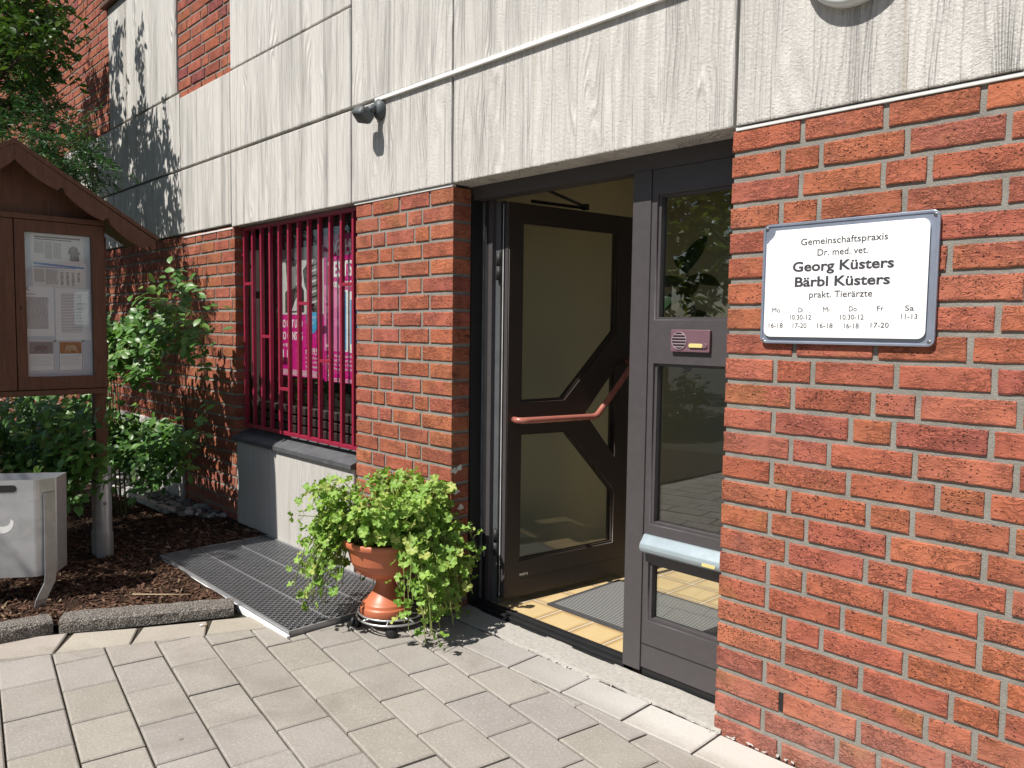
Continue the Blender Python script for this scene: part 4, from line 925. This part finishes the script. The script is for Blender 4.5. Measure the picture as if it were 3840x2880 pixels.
# ------------------------------------------------------------------ POTTED GERANIUM on its caddy
PC=np.array([-1.53,-.285])
cdy=thing('plant_caddy','round wire plant caddy on black casters under the terracotta urn','plant caddy',(PC[0],PC[1],0))
ring=lambda r,z,n=48:[(PC[0]+r*math.cos(2*math.pi*i/n),PC[1]+r*math.sin(2*math.pi*i/n),z) for i in range(n+1)]
b=B(); b.tube(ring(.165,.060),.005,8,cap=False); b.tube(ring(.160,.082),.004,8,cap=False); b.tube(ring(.085,.060),.004,8,cap=False); b.done('wire_ring',M['wire'],cdy)
b=B()
for a in range(0,180,45): d=(math.cos(R(a)),math.sin(R(a))); b.tube([(PC[0]-.163*d[0],PC[1]-.163*d[1],.0635),(PC[0]+.163*d[0],PC[1]+.163*d[1],.0635)],.0035,8)
b.done('cross_wires',M['wire'],cdy)
for wx,wy,az in ((-1.632,-.418,20),(-1.420,-.372,-50),(-1.438,-.165,30),(-1.645,-.17,70)):
    b=B(); d=Vector((math.cos(R(az)),math.sin(R(az)),0))
    for s in (-.013,.013):
        c=Vector((wx,wy,.024))+d*s; m=T(c)@Matrix.Rotation(R(az),4,'Z')@Matrix.Rotation(R(90),4,'Y')
        b.lathe([(0,-.009),(.017,-.009),(.023,-.005),(.0235,0),(.023,.005),(.017,.009),(0,.009)],24,m)
    b.tube([(wx,wy,.024),(wx,wy,.058)],.009,10); b.done('caster',M['tyre'],cdy)
pp=thing('potted_geranium','terracotta pedestal urn overflowing with bright green trailing geranium left of the door','potted plant',(PC[0],PC[1],.066))
PC=PC+np.array([-.023,-.024]); mt=T((PC[0],PC[1],0)); prof=[(0,.068),(.106,.068),(.116,.071),(.118,.075),(.118,.102),(.117,.105),(.109,.108),(.108,.110),(.108,.121),(.106,.124),(.098,.130),(.078,.150),(.058,.176),(.047,.202),(.045,.220),(.046,.226),(.052,.230),(.072,.240),(.110,.258),(.142,.284),(.158,.312),(.1595,.316),(.1625,.318),(.1635,.322),(.171,.360),(.176,.390),(.177,.393),(.190,.394),(.194,.398),(.195,.416),(.191,.422),(.180,.422),(.176,.414),(.168,.380),(0,.380)]
b=B(); b.lathe(prof,64,mt); b.done('urn',M['pot'],pp)
b=B(); b.lathe([(.170,.375),(.11,.392),(0,.398)],32,mt); b.done('soil',M['soil'],pp)
fo=Foliage(); st=B(); camv=np.array([1.408,-2.353])-PC; camv/=np.linalg.norm(camv); caz=math.atan2(camv[1],camv[0])
SUNV=-np.array(SUN_DIR)
ns=0; tries=0
while ns<300:
    az=rng.uniform(-math.pi,math.pi); rel=(az-caz+math.pi)%(2*math.pi)-math.pi       # 0 = towards the camera, + = to its right
    mode='top' if ns%5<2 else 'hang'
    tries+=1
    if mode=='hang':
        if -1.30<rel<.36: continue
        if rel<0 and rng.random()<.25: continue
        if abs(rel)>2.5 and rng.random()<.6: continue
        reach=rng.uniform(.15,.31); drop=rng.uniform(.12,.34); rise=rng.uniform(.08,.22)
        if rel>.4: drop=rng.uniform(.12,.42); reach=rng.uniform(.12,.32); rise=rng.uniform(.06,.22)
    else:
        reach=rng.uniform(.03,.30 if rel<0 else .22); drop=rng.uniform(-.02,.05); rise=rng.uniform(.12,.30)
        if -1.2<rel<.3: reach*=.5; rise*=.8
    d=np.array([math.cos(az),math.sin(az),0]); p0=np.array([*PC,.39])+d*rng.uniform(.03,.13)
    p1=p0+d*reach*.35+np.array([0,0,rise]); p2=p0+d*reach*.9+np.array([0,0,rise*.8-drop*.25]); p3=p0+d*(reach*1.02)+np.array([0,0,rise*.4-drop])
    if mode=='top': p2=p0+d*reach*.8+np.array([0,0,rise*1.0]); p3=p0+d*reach+np.array([0,0,rise*.95-drop])
    side=np.array([-d[1],d[0],0])*rng.normal()*.05; p2=p2+side*.6; p3=p3+side
    ts=np.linspace(0,1,9); C=[(1-t)**3*p0+3*(1-t)**2*t*p1+3*(1-t)*t*t*p2+t**3*p3 for t in ts]
    for c in C:
        if c[1]>-.035 and c[0]<-1.46: c[1]=-.035-rng.uniform(0,.02)
        if c[2]<.03: c[2]=.03
    st.tube([tuple(c) for c in C],[.0026]*6+[.002]*3,5,cap=False)
    nl=int(rng.integers(7,12)) if mode=='hang' else int(rng.integers(5,9))
    for k in range(nl):
        t=rng.uniform(.22,1.) if mode=='hang' else rng.uniform(.45,1.); i=min(7,int(t*8)); q=C[i]+(C[i+1]-C[i])*(t*8-i)
        out=d*rng.uniform(.2,1.)+U3()*.55+SUNV*.25; out/=np.linalg.norm(out); L_=rng.uniform(.015,.05); pos=q+out*L_
        if pos[1]>-.012 and pos[0]<-1.46: continue
        pos[2]=max(pos[2],.02); 
        if k%2==0: st.tube([tuple(q),tuple(q+out*L_*.6+np.array([0,0,.006])),tuple(pos)],.0011,4,cap=False)
        nn=SUNV*rng.uniform(.3,1.0)+out*.6+U3()*.45; fw=out*.6+np.array([0,0,-.35])+U3()*.4
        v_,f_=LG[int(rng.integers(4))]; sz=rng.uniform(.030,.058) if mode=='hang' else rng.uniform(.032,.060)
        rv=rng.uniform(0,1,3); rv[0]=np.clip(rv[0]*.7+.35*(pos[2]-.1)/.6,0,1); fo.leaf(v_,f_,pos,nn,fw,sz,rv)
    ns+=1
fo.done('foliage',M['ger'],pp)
o=st.done('stems',M['gstem'],pp); at=o.data.attributes.new('tint','FLOAT_COLOR','POINT'); at.data.foreach_set('color',np.tile(np.array((.20,.24,.07,1),np.float32),len(o.data.vertices)))
b=B()
for k in range(4):
    a=rng.uniform(0,6); b.tube([(PC[0]-.05+.02*k,PC[1]-.02+.03*math.sin(a),.39),(PC[0]-.07+.02*k,PC[1]+.01,.50),(PC[0]-.075+.03*k,PC[1]-.01,.60)],[.007,.005,.003],7)
b.done('woody_stem',simple('woody stem',(.20,.12,.06),.8),pp)
# two straw loops hanging low
# ------------------------------------------------------------------ NOTICE BOARD
nb=thing('notice_board','brown wooden notice board with gabled roof standing in the mulch bed','notice board',(-3.55,-1.36,0))
xf=-3.475
b=B(); b.box(-3.62,xf-.012,-1.80,-.925,1.010,1.945,.003); cabo=b.done('cabinet',M['wood'],nb)
# front with two door frames
def bdoor(y0,y1,py0,py1,par):
    b=B(); b.addmesh(plate([rect(y0,y1,1.022,1.940),rect(py0,py1,1.093,1.878)],.030,.003),None,T((xf+.004,0,0))@YZ); o=b.done('board_door',M['wood'],par)
    b=B(); b.box(xf-.004,xf-.001,py0-.005,py1+.005,1.088,1.883); under(b.done('pane',M['glassb']),o); return o
d1=bdoor(-1.372,-.928,-1.323,-.995,nb); d2=bdoor(-1.815,-1.376,-1.765,-1.475,nb)
b=B(); b.lathe([(.0,.0015),(.005,.0015),(.005,0)],12,T((xf+.0195,-1.349,1.47))@Matrix.Rotation(R(90),4,'Y')); b.box(xf+.019,xf+.0208,-1.351,-1.347,1.455,1.47); under(b.done('keyhole',M['black']),d1)
for z in (1.78,1.18):
    b=B(); b.tube([(xf+.004,-.922,z),(xf+.004,-.922,z+.10)],.007,8); under(b.done('hinge',M['wood']),d1)
b=B(); b.box(-3.62,xf+.022,-1.815,-.920,1.943,1.972,.003); b.done('tie_rail',M['wood'],nb); b=B(); b.box(-3.62,xf+.024,-1.81,-.928,.988,1.018,.003); b.done('bottom_rail',M['wood'],nb)
b=B(); b.prism([(-3.56,-1.80,1.972),(-3.56,-.92,1.972),(-3.56,-1.36,2.27)],(.05,0,0)); b.done('gable_panel',M['wood'],nb)
for yy in (-.945,-1.79):
    b=B(); b.box(-3.60,-3.53,yy-.030,yy+.030,.50,1.0,.003) ; b.box(-3.60,-3.53,yy+(.0205 if yy>-1 else -.03),yy+(.041 if yy>-1 else -.021),1.0,1.95); po=b.done('post',M['wood'],nb)
    b=B(); b.addmesh(plate([rect(-3.607,-3.5,yy-.042,yy+.038),rect(-3.603,-3.504,yy-.038,yy+.034)],.40),None,T((0,0,.355))); b.addmesh(plate([rect(-3.611,-3.496,yy-.046,yy+.042),rect(-3.6072,-3.4998,yy-.0422,yy+.0382)],.15),None,T((0,0,.085)))
    sh=b.done('metal_shoe',M['galv']); under(sh,po)
    for z,o_ in ((.525,.018),(.335,.0)):
        b=B(); b.lathe([(0,.006),(.007,.006),(.009,.003),(.009,0)],14,T((-3.4995,yy+o_,z))@Matrix.Rotation(R(90),4,'Y'))
        under(b.done('bolt',M['screw']),po)
# roof: two slopes, scalloped bargeboards
ridge=(-1.375,2.345); slope=math.atan2(2.345-1.902,.695)
for sgn in (1,-1):
    ey=ridge[0]+sgn*.715; ez=1.893
    b=B(); b.prism([(-3.92,ridge[0],ridge[1]-.028),(-3.92,ey,ez-.018),(-3.92,ey,ez+.004),(-3.92,ridge[0],ridge[1])],(.555,0,0)); rf=b.done('roof_slope',M['wood'],nb)
    # wavy lower edge
    top=[];low=[]; K=60
    for i in range(K+1):
        t=i/K; y=ridge[0]+sgn*.70*t; zt=ridge[1]-.028-t*(ridge[1]-1.905); ph=(t*3.15)%1.0
        dep=.082+.024*math.sin(math.pi*ph)**.8-.020*(ph>.93)-.045*max(0,(t-.93)/.07)**2
        top.append((y,zt)); low.append((y,zt-dep))
    loop=top+low[::-1]
    b=B(); b.addmesh(plate([loop],.022,.002),None,T((-3.378,0,0))@YZ); under(b.done('bargeboard',M['wood']),rf)
# papers behind the glass
xp=-3.484
b=B(); b.box(xp-.004,xp-.002,-1.34,-.975,1.03+.05,1.895); bk=b.done('backing_board',M['pinboard']); under(bk,nb)
b=B(); b.box(xp-.004,xp-.002,-1.78,-1.46,1.08,1.895); under(b.done('backing_board',M['pinboard']),nb)
def sheet(name,label,cat,y0,y1,z0,z1,mat,x=0.,grp=None):
    b=B(); b.box(xp-.002,xp-.0012+x,y0,y1,z0,z1); o=b.done(name,M[mat]); return tag(o,label,cat,grp)
def lines(par,y0,y1,z0,z1,step,mat='inkgrey',x=.0004,hh=.35,rag=.1,name='print_lines'):
    b=B(); z=z1; xx=xp-.0012+x
    while z>z0:
        w_=(y1-y0)*(1-rag*rng.random()); yy=y0
        while yy<y0+w_:
            ww=rng.uniform(.006,.02); b.poly([(xx,yy,z),(xx,min(yy+ww,y0+w_),z),(xx,min(yy+ww,y0+w_),z+step*hh),(xx,yy,z+step*hh)]); yy+=ww+.0022
        z-=step
    o=b.done(name,M[mat],None,recalc=False); under(o,par); return o
def ytext(par,t,y,z,mat,width=None,height=None,bold=0.,x=.0006):
    b=B(); b.addmesh(text_mesh(t,width,height,bold),None,T((xp-.0012+x,y,z))@YZ); o=b.done('lettering',M[mat],None,recalc=False); under(o,par)
n1=sheet('newspaper_clipping','newspaper clipping with a grey bust picture at the top of the glass case','paper',-1.290,-1.03,1.725,1.872,'newsprint',.0004)
lines(n1,-1.272,-1.225,1.765,1.832,.0052,x=.0008); lines(n1,-1.222,-1.185,1.74,1.83,.0052,x=.0008,mat='inkgrey'); lines(n1,-1.18,-1.14,1.74,1.828,.0052,x=.0008); lines(n1,-1.27,-1.075,1.838,1.842,.010,x=.0008,hh=.6)
b=B(); X0=xp-.0012+.0009
b.poly([(X0,-1.272,1.853),(X0,-1.045,1.853),(X0,-1.045,1.861),(X0,-1.272,1.861)]); o=b.done('header_bar',M['inkgrey'],None,recalc=False); under(o,n1)
b=B(); b.poly([(X0,-1.10+.0,1.735),(X0,-1.052,1.735),(X0,-1.054,1.772),(X0,-1.045,1.774),(X0,-1.055,1.79),(X0,-1.062,1.812),(X0,-1.082,1.818),(X0,-1.10,1.808),(X0,-1.107,1.785),(X0,-1.108,1.775),(X0,-1.098,1.772)]); o=b.done('bust_picture',M['pgrey'],None,recalc=False); under(o,n1)
n2=sheet('blue_headed_article','article sheet with a blue heading bar and a table of figures','paper',-1.285,-1.02,1.585,1.724,'newsprint',.0006)
X0=xp-.0012+.0011
b=B(); b.poly([(X0,-1.278,1.708),(X0,-1.03,1.694),(X0,-1.026,1.703),(X0,-1.278,1.719)]); o=b.done('heading_bar',M['inkblue'],None,recalc=False); under(o,n2)
lines(n2,-1.278,-1.05,1.690,1.692,.01,'inkblue',.0011,.5); lines(n2,-1.276,-1.225,1.61,1.68,.0055,x=.0011); lines(n2,-1.22,-1.16,1.60,1.68,.0055,x=.0011); 
for k in range(4): lines(n2,-1.148+.028*k,-1.134+.028*k,1.595+.02*(k==3),1.668,.0068,'inkblack',.0011,.4)
n3=sheet('text_letter','white letter sheet closely printed with grey lines, on the left of the case','paper',-1.325,-1.185,1.315,1.585,'paper',.0003)
ytext(n3,'K',-1.322,1.562,'inkgrey',height=.022,bold=.03); lines(n3,-1.318,-1.21,1.355,1.525,.0058,'inkgrey',.0008,.5); lines(n3,-1.318,-1.27,1.540,1.542,.01,'inkblack',.0008,.3)
n4=sheet('notice_sheet','pale notice sheet with fine print lines, on the right of the case','paper',-1.178,-1.0,1.295,1.583,'paper',.0002)
lines(n4,-1.15,-1.04,1.335,1.55,.0085,'inkgrey',.0006,.28)
def card(label,y0,y1,pm,em,flip):
    c=sheet('picture_card',label,'card',y0,y1,1.118,1.290,'paper',.0008,'elephant picture cards')
    X0=xp-.0012+.0014; b=B(); b.poly([(X0,y0+.008,1.218),(X0,y1-.008,1.218),(X0,y1-.008,1.282),(X0,y0+.008,1.282)]); o=b.done('photo',M[pm],None,recalc=False); under(o,c)
    E_=[(.02,.0),(.10,.0),(.12,.24),(.30,.28),(.52,.27),(.55,.0),(.64,.0),(.66,.28),(.76,.36),(.80,.1),(.84,.0),(.88,.0),(.86,.3),(.88,.62),(.80,.80),(.70,.86),(.55,.84),(.36,.9),(.18,.82),(.08,.62),(.06,.3)]
    wdt=(y1-y0)*.58; X0+=.0004; b=B(); b.bm.faces.new([b.bm.verts.new((X0,(y0+y1)/2+(q[0]-.5)*wdt*(1 if not flip else -1),1.2225+q[1]*.050)) for q in E_]); bmesh.ops.triangulate(b.bm,faces=b.bm.faces[:]); o=b.done('elephant_picture',M[em],None,recalc=False); under(o,c)
    lines(c,y0+.01,y1-.01,1.145,1.205,.0075,'inkgrey',.0013,.13)
    b=B(); fr=plate([rect(y0+.003,y1-.003,1.122,1.286),rect(y0+.0055,y1-.0055,1.1245,1.2835)],.0003); b.addmesh(fr,None,T((xp-.0012+.0012,0,0))@YZ); under(b.done('printed_border',M['inkgrey']),c)
    b=B(); b.lathe([(0,.004),(.004,.003),(.0045,0)],12,T((xp-.0006,y1+.002,1.288))@Matrix.Rotation(R(90),4,'Y')); under(b.done('pin',M['inkblack']),c)
card('card with a grey elephant photo at the lower left of the case',-1.318,-1.188,'pgrey','inkgrey',False)
card('card with an ochre elephant photo at the lower right of the case',-1.170,-1.045,'ochre','tan',True)

# ------------------------------------------------------------------ LITTER BIN
lb=thing('litter_bin','grey sheet metal litter bin on a curved flat bar foot beside the mulch bed','litter bin',(-2.95,-1.40,0))
BA=R(57); bu=Vector((math.cos(BA),math.sin(BA),0)); bn=Vector((math.sin(BA),-math.cos(BA),0)); BC=Vector((-2.845,-1.436,0))
BM=Matrix(((bu.x,0,bn.x,BC.x),(bu.y,0,bn.y,BC.y),(0,1,0,0),(0,0,0,1)))       # (along the front, up, out)
ftp=[(-.36,0),(-.012,0),(-.003,-.003),(.010,-.012),(.062,-.062),(.066,-.070),(.066,-.20),(-.36,-.20),(-.40,-.16),(-.40,-.04)]
def bring(z,sx=1.,dr=0.): return [BM@Vector((-.16+(u+.16)*sx,z,-.1+(v+.1)*sx)) for u,v in ftp]
b=B(); lo_=[b.bm.verts.new(p) for p in bring(.160,.97)]; hi=[b.bm.verts.new(p) for p in bring(.634)]; hi2=[b.bm.verts.new(p) for p in bring(.634,.975)]; lo2=[b.bm.verts.new(p) for p in bring(.40,.95)]
k=len(lo_)
for a,c in ((lo_,hi),(hi,hi2),(hi2,lo2)):
    for i in range(k): b.bm.faces.new((a[i],a[(i+1)%k],c[(i+1)%k],c[i]))
b.bm.faces.new(lo_[::-1]); b.bm.faces.new(lo2); b.done('body',M['galvdark'],lb)
b=B(); b.addmesh(plate([rrect(-.235,-.085,.577,.611,.0165)],.003),None,BM@T((0,0,.0006))); b.done('slot',M['black'],lb)
b=B(); em=[(-.155+.052*math.cos(R(a)),.430+.052*math.sin(R(a))) for a in range(200,372,8)]+[(-.150+.034*math.cos(R(a)),.440+.030*math.sin(R(a))) for a in range(370,200,-8)]
b.addmesh(plate([em],.002),None,BM@T((0,0,-.0015))); b.done('emblem',M['white'],lb)
b=B(); fv=BM.to_3x3()@Vector((.707,0,-.707)); fn=BM.to_3x3()@Vector((.707,0,.707))
pr=[(.040,-.040,.565,0),(.036,-.038,.30,.004),(.034,-.036,.175,.008),(.030,-.030,.13,.012),(.012,-.012,.095,.022),(-.004,.006,.06,.030),(-.008,.012,.03,.030),(-.008,.012,-.01,.028)]
W_=.026
for (p,q) in zip(pr,pr[1:]):
    a_=BM@Vector((p[0],p[2],p[1]))+fn*(.004+p[3]); c_=BM@Vector((q[0],q[2],q[1]))+fn*(.004+q[3])
    b.prism([a_-fv*W_,a_+fv*W_,c_+fv*W_,c_-fv*W_],fn*.006)
bmesh.ops.remove_doubles(b.bm,verts=b.bm.verts[:],dist=.0001); b.done('flat_bar_foot',M['galv'],lb)

# ------------------------------------------------------------------ SHRUBS AND TREES
def sprig(f,st,p0,p1,n,size,tm,sag=.03,lat=.35,stemr=.0022,down=.2,grp=5):
    """a rose-like branch from p0 to p1 with compound leaves"""
    p0,p1=np.array(p0),np.array(p1); d=p1-p0; L=np.linalg.norm(d); d/=L; mid=(p0+p1)/2+np.array([0,0,sag]); 
    C=[(1-t)**2*p0+2*(1-t)*t*mid+t*t*p1 for t in np.linspace(0,1,7)]; st.tube([tuple(c) for c in C],[stemr*1.6]*2+[stemr]*5,5,cap=False)
    for k in range(n):
        t=.12+.88*(k+rng.random())/n; i=min(5,int(t*6)); q=C[i]+(C[i+1]-C[i])*(t*6-i)
        side=np.cross(d,U3()); side/=np.linalg.norm(side); ax=side*.8+d*.5+np.array([0,0,.1]); ax/=np.linalg.norm(ax); ln=size*rng.uniform(1.6,2.4)
        st.tube([tuple(q),tuple(q+ax*ln*.6+np.array([0,0,-.004])),tuple(q+ax*ln+np.array([0,0,-.012]))],.0011,4,cap=False)
        up_=SUNV*.7+np.array([.3,-.3,.4])+U3()*.35; rv=rng.uniform(0,1,3)
        for m in range(grp):
            if m==grp-1: pos=q+ax*ln; dr=ax
            else:
                u=.35+.5*(m//2)/max(1,(grp-1)//2); pos=q+ax*ln*u; sd=np.cross(ax,up_); sd/=np.linalg.norm(sd); dr=sd*(1 if m%2 else -1)+ax*.35
            dr=dr+np.array([0,0,-down]); f.leaf(tm[0],tm[1],pos,up_+U3()*.25,dr,size*rng.uniform(.8,1.15),np.clip(rv+rng.normal(0,.08,3),0,1))
rs=thing('rose_shrub','leafy rose shrub with arching canes between notice board and brick wall','shrub',(-4.6,-.55,0))
f=Foliage(); st=B()
br=[((-5.2,-.52,1.25),(-3.62,-.40,1.69)),((-5.0,-.5,1.30),(-3.30,-.38,1.36)),((-4.9,-.55,1.35),(-3.35,-.45,1.50)),((-4.7,-.5,1.2),(-3.45,-.42,1.30)),((-5.1,-.5,1.1),(-3.65,-.42,1.22)),((-4.9,-.45,1.15),(-4.0,-.35,1.30)),
    ((-5.2,-.5,1.05),(-4.15,-.42,1.06)),((-5.1,-.48,1.0),(-4.30,-.45,1.02)),((-5.2,-.6,.35),(-3.55,-.35,.74)),((-5.1,-.55,.45),(-3.75,-.42,.66)),((-5.0,-.5,.40),(-3.70,-.38,.52)),((-5.2,-.45,.5),(-4.1,-.35,.60)),((-5.0,-.6,.3),(-3.9,-.5,.48)),((-5.2,-.6,.62),(-4.4,-.45,.70)),((-5.2,-.5,1.4),(-4.5,-.4,1.28))]
for k,(a,c) in enumerate(br): sprig(f,st,a,c,int(np.linalg.norm(np.array(a)-np.array(c))*14),.064,OV,sag=.06 if k%2 else -.02)
for k in range(34):
    a=np.array([rng.uniform(-5.4,-4.0),rng.uniform(-.6,-.35),rng.uniform(.38,.62)]); sprig(f,st,a,a+np.array([rng.uniform(.2,.6),rng.normal()*.1,rng.uniform(-.12,.1)]),9,.056,OV)
for k in range(11):
    a=np.array([rng.uniform(-5.0,-3.75),rng.uniform(-.55,-.35),rng.uniform(1.20,1.38)]); sprig(f,st,a,a+np.array([rng.uniform(.15,.4),rng.normal()*.08,rng.uniform(-.15,.05)]),7,.056,OV)
for k in range(34):
    a=np.array([rng.uniform(-6.2,-4.7),rng.uniform(-1.3,-.5),rng.uniform(.55,1.12)]); sprig(f,st,a,a+np.array([rng.uniform(.15,.4),rng.normal()*.1,rng.uniform(-.15,.08)]),8,.058,OV)
for k in range(6): st.tube([(-4.9+.1*k,-.55,.02),(-5.0+.1*k,-.53,.5),(-5.0+.05*k,-.5,1.2)],[.008,.006,.004],6)
f.done('foliage',M['rose'],rs)
def stemdone(st,par,c=(.13,.15,.05)):
    o=st.done('stems',M['gstem'],par); at=o.data.attributes.new('tint','FLOAT_COLOR','POINT'); at.data.foreach_set('color',np.tile(np.array((*c,1),np.float32),len(o.data.vertices)))
stemdone(st,rs)
r2=thing('low_rose_shrub','low rose shrub with round leaves below the notice board, behind the litter bin','shrub',(-3.75,-1.45,0))
f=Foliage(); st=B()
for k in range(95):
    y=rng.uniform(-2.05,-1.02); x=rng.uniform(-4.2,-3.62); z=rng.uniform(.62,.95) if k%3 else rng.uniform(.42,.7)
    a=np.array([x,y,z]); sprig(f,st,a+np.array([-.3,0,-.12]),a+np.array([rng.uniform(.05,.35),rng.uniform(-.1,.16),rng.uniform(-.2,.06)]),8,.056,OV)
for (x,y,z) in ((-3.30,-1.12,.60),(-3.32,-1.0,.52),(-3.28,-1.2,.72),(-3.33,-.98,.66),(-3.25,-1.25,.55),(-3.3,-1.10,.46)): sprig(f,st,(-3.9,y-.12,z+.08),(x,y,z),12,.056,OV)
for k in range(6): st.tube([(-3.9,-1.9+.16*k,.02),(-3.95,-1.88+.16*k,.4),(-3.9,-1.85+.16*k,.8)],[.008,.006,.004],6)
f.done('foliage',M['rose'],r2); stemdone(st,r2)
def limb_tree(name,label,cat,base,trunk,limbs,crowns,mat,tm,n,size,grp=None,twig=True,flat_=.3):
    """trunk polyline, limbs to crown clumps, leaves clustered on twigs inside clumps"""
    t=thing(name,label,cat,base,grp); b=B(); b.tube([tuple(np.array(base)+np.array(p)) for p,_ in trunk],[r for _,r in trunk],10)
    tp=np.array(base)+np.array(trunk[-1][0])
    for p,r in limbs:
        e=np.array(p); s0=np.array(base)+np.array(trunk[-2][0]); s0=s0+(tp-s0)*rng.uniform(.3,.95); m_=(s0+e)/2+np.array([0,0,.15]); b.tube([tuple(s0),tuple(m_),tuple(e)],[r,r*.7,r*.3],7)
    f=Foliage(); tw=B()
    for (c,rad,nn) in crowns:
        c=np.array(c); rad=np.array(rad)
        for k in range(nn):
            v=U3(); v/=np.linalg.norm(v); q=c+v*rad*rng.uniform(.25,1.)**.6; dr=v*.6+U3()*.5; dr[2]-=.25; dr/=np.linalg.norm(dr); Lt=rng.uniform(.10,.26)
            b.tube([tuple(q),tuple(q+dr*Lt)],[.003,.0015],4,cap=False)
            for m in range(n):
                u=m/n; pos=q+dr*Lt*u; sd=np.cross(dr,np.array([0,0,1.])+U3()*.3); sd/=max(1e-6,np.linalg.norm(sd)); ld=sd*(1 if m%2 else -1)+dr*.7+U3()*.25
                f.leaf(tm[0],tm[1],pos,np.array([0,0,1.])+U3()*.5,ld,size*rng.uniform(.7,1.2),rng.uniform(0,1,3))
    b.done('trunk',M['bark'],t); f.done('crown',M[mat],t); return t
limb_tree('deciduous_tree','tall leafy tree at the far left beside the brick wall','tree',(-6.9,-1.15,0),[((0,0,0),.10),((.03,.0,1.2),.085),((.1,.0,2.4),.07),((.25,.1,3.3),.05)],
  [((-5.7,-.9,3.8),.04),((-6.4,-.9,4.2),.04),((-6.9,-.9,4.6),.03),((-5.3,-.85,3.4),.03)],
  [((-5.75,-.88,3.75),(.55,.30,.42),130),((-6.35,-.88,3.95),(.55,.3,.45),130),((-6.9,-.9,4.4),(.4,.3,.5),80),((-5.2,-.82,3.40),(.32,.2,.22),55),((-6.35,-.82,3.35),(.6,.25,.35),110),((-5.35,-.8,3.75),(.35,.2,.22),45),((-6.28,-.88,4.75),(.12,.15,.55),26),((-5.75,-.88,4.55),(.10,.12,.50),14)],'tree',LEAF3,12,.066)
limb_tree('feathery_shrub','dark feathery evergreen behind the notice board roof','tree',(-6.2,-.80,0),[((0,0,0),.07),((.1,.03,1.2),.06),((.3,.05,2.4),.035)],
  [((-5.2,-.75,2.6),.02),((-5.8,-.75,2.9),.02),((-5.2,-.75,2.0),.02),((-4.7,-.75,2.5),.012)],
  [((-5.10,-.75,2.65),(.52,.20,.24),120),((-5.75,-.78,2.95),(.6,.25,.35),130),((-4.58,-.74,2.50),(.26,.15,.14),45),((-5.3,-.76,2.28),(.6,.2,.26),120),((-5.9,-.76,2.3),(.5,.25,.35),90),((-5.7,-.72,1.7),(.7,.25,.45),130),((-6.4,-.75,1.1),(.6,.3,.6),90),((-5.1,-.72,1.75),(.5,.2,.3),70),((-7.3,-.8,2.0),(.7,.3,.6),120)],'conif',NEED,26,.052)
# trees of the forecourt behind the camera: they dapple the bed and mirror in the glass
limb_tree('forecourt_tree','broad tree of the forecourt that shades the planting bed','tree',(-4.9,-4.6,0),[((0,0,0),.12),((.05,.05,1.5),.10),((.2,.2,2.8),.08)],
  [((-4.0,-3.9,4.2),.05),((-4.8,-4.3,4.6),.05),((-5.6,-4.2,4.0),.04)],
  [((-3.85,-3.55,3.75),(.62,.75,.5),135),((-4.7,-3.7,3.9),(.7,.8,.6),160),((-5.5,-3.9,4.0),(.7,.8,.7),130),((-4.6,-4.6,4.6),(.8,.8,.7),110)],'tree',LEAF3,11,.07)
LW=oval(.6,.1,.2,2)
for k,(x,y,h,nm,mt_,lab) in enumerate(((-5.6,-9.6,1.,'yellow_green_tree','yel','yellow green tree on the near side of the road'),(-10.5,-14,1.5,'backdrop_tree','tree','large dark tree added beyond the road as backdrop, farthest along'),(-4.0,-15,1.45,'backdrop_tree','tree','large dark tree added beyond the road as backdrop, behind the yellow green one'),(2.0,-14,1.4,'backdrop_tree','tree','large dark tree added beyond the road as backdrop, across from the practice sign'),(-16.,-11,1.5,'backdrop_tree','tree','large dark tree added beyond the road as backdrop, at its far left end'))):  # dark row beyond the road added as backdrop for the glass reflections
    q=(x,y); limb_tree(nm,lab,'tree',(x,y,0),[((0,0,0),.16*h),((.1,0,1.6*h),.13*h),((.2,0,2.6*h),.1*h)],[((x+.9,y,3.2*h),.06),((x-.9,y,3.4*h),.06)],
      [((x,y,3.3*h),(1.9*h,1.4*h,1.3*h),170),((x+1.3*h,y+.2,2.6*h),(1.3*h,1.1*h,.9*h),100),((x-1.4*h,y,2.5*h),(1.4*h,1.2*h,1.0*h),110),((x+.1,y,4.6*h),(1.2*h,1.*h,.9*h),90)],mt_,LW,9,.20*h,'added backdrop trees along the road' if nm=='backdrop_tree' else None)
for (x,y,s) in ((-4.6,-6.2,.55),(-7.9,-7.3,.6),(-2.2,-7.2,.5)):
    t=limb_tree('round_bush','round green bush at the edge of the road','bush',(x,y,0),[((0,0,0),.03),((0,0,.3),.025),((0,0,.5),.02)],[],[((x,y,s*.75),(s*.75,s*.75,s*.65),110)],'tree',LEAF3,9,.07,'bushes by the road')
    t['label']={-4.6:'round green bush nearest the forecourt tree',-7.9:'round green bush far along the road',-2.2:'round green bush across from the door'}[x]
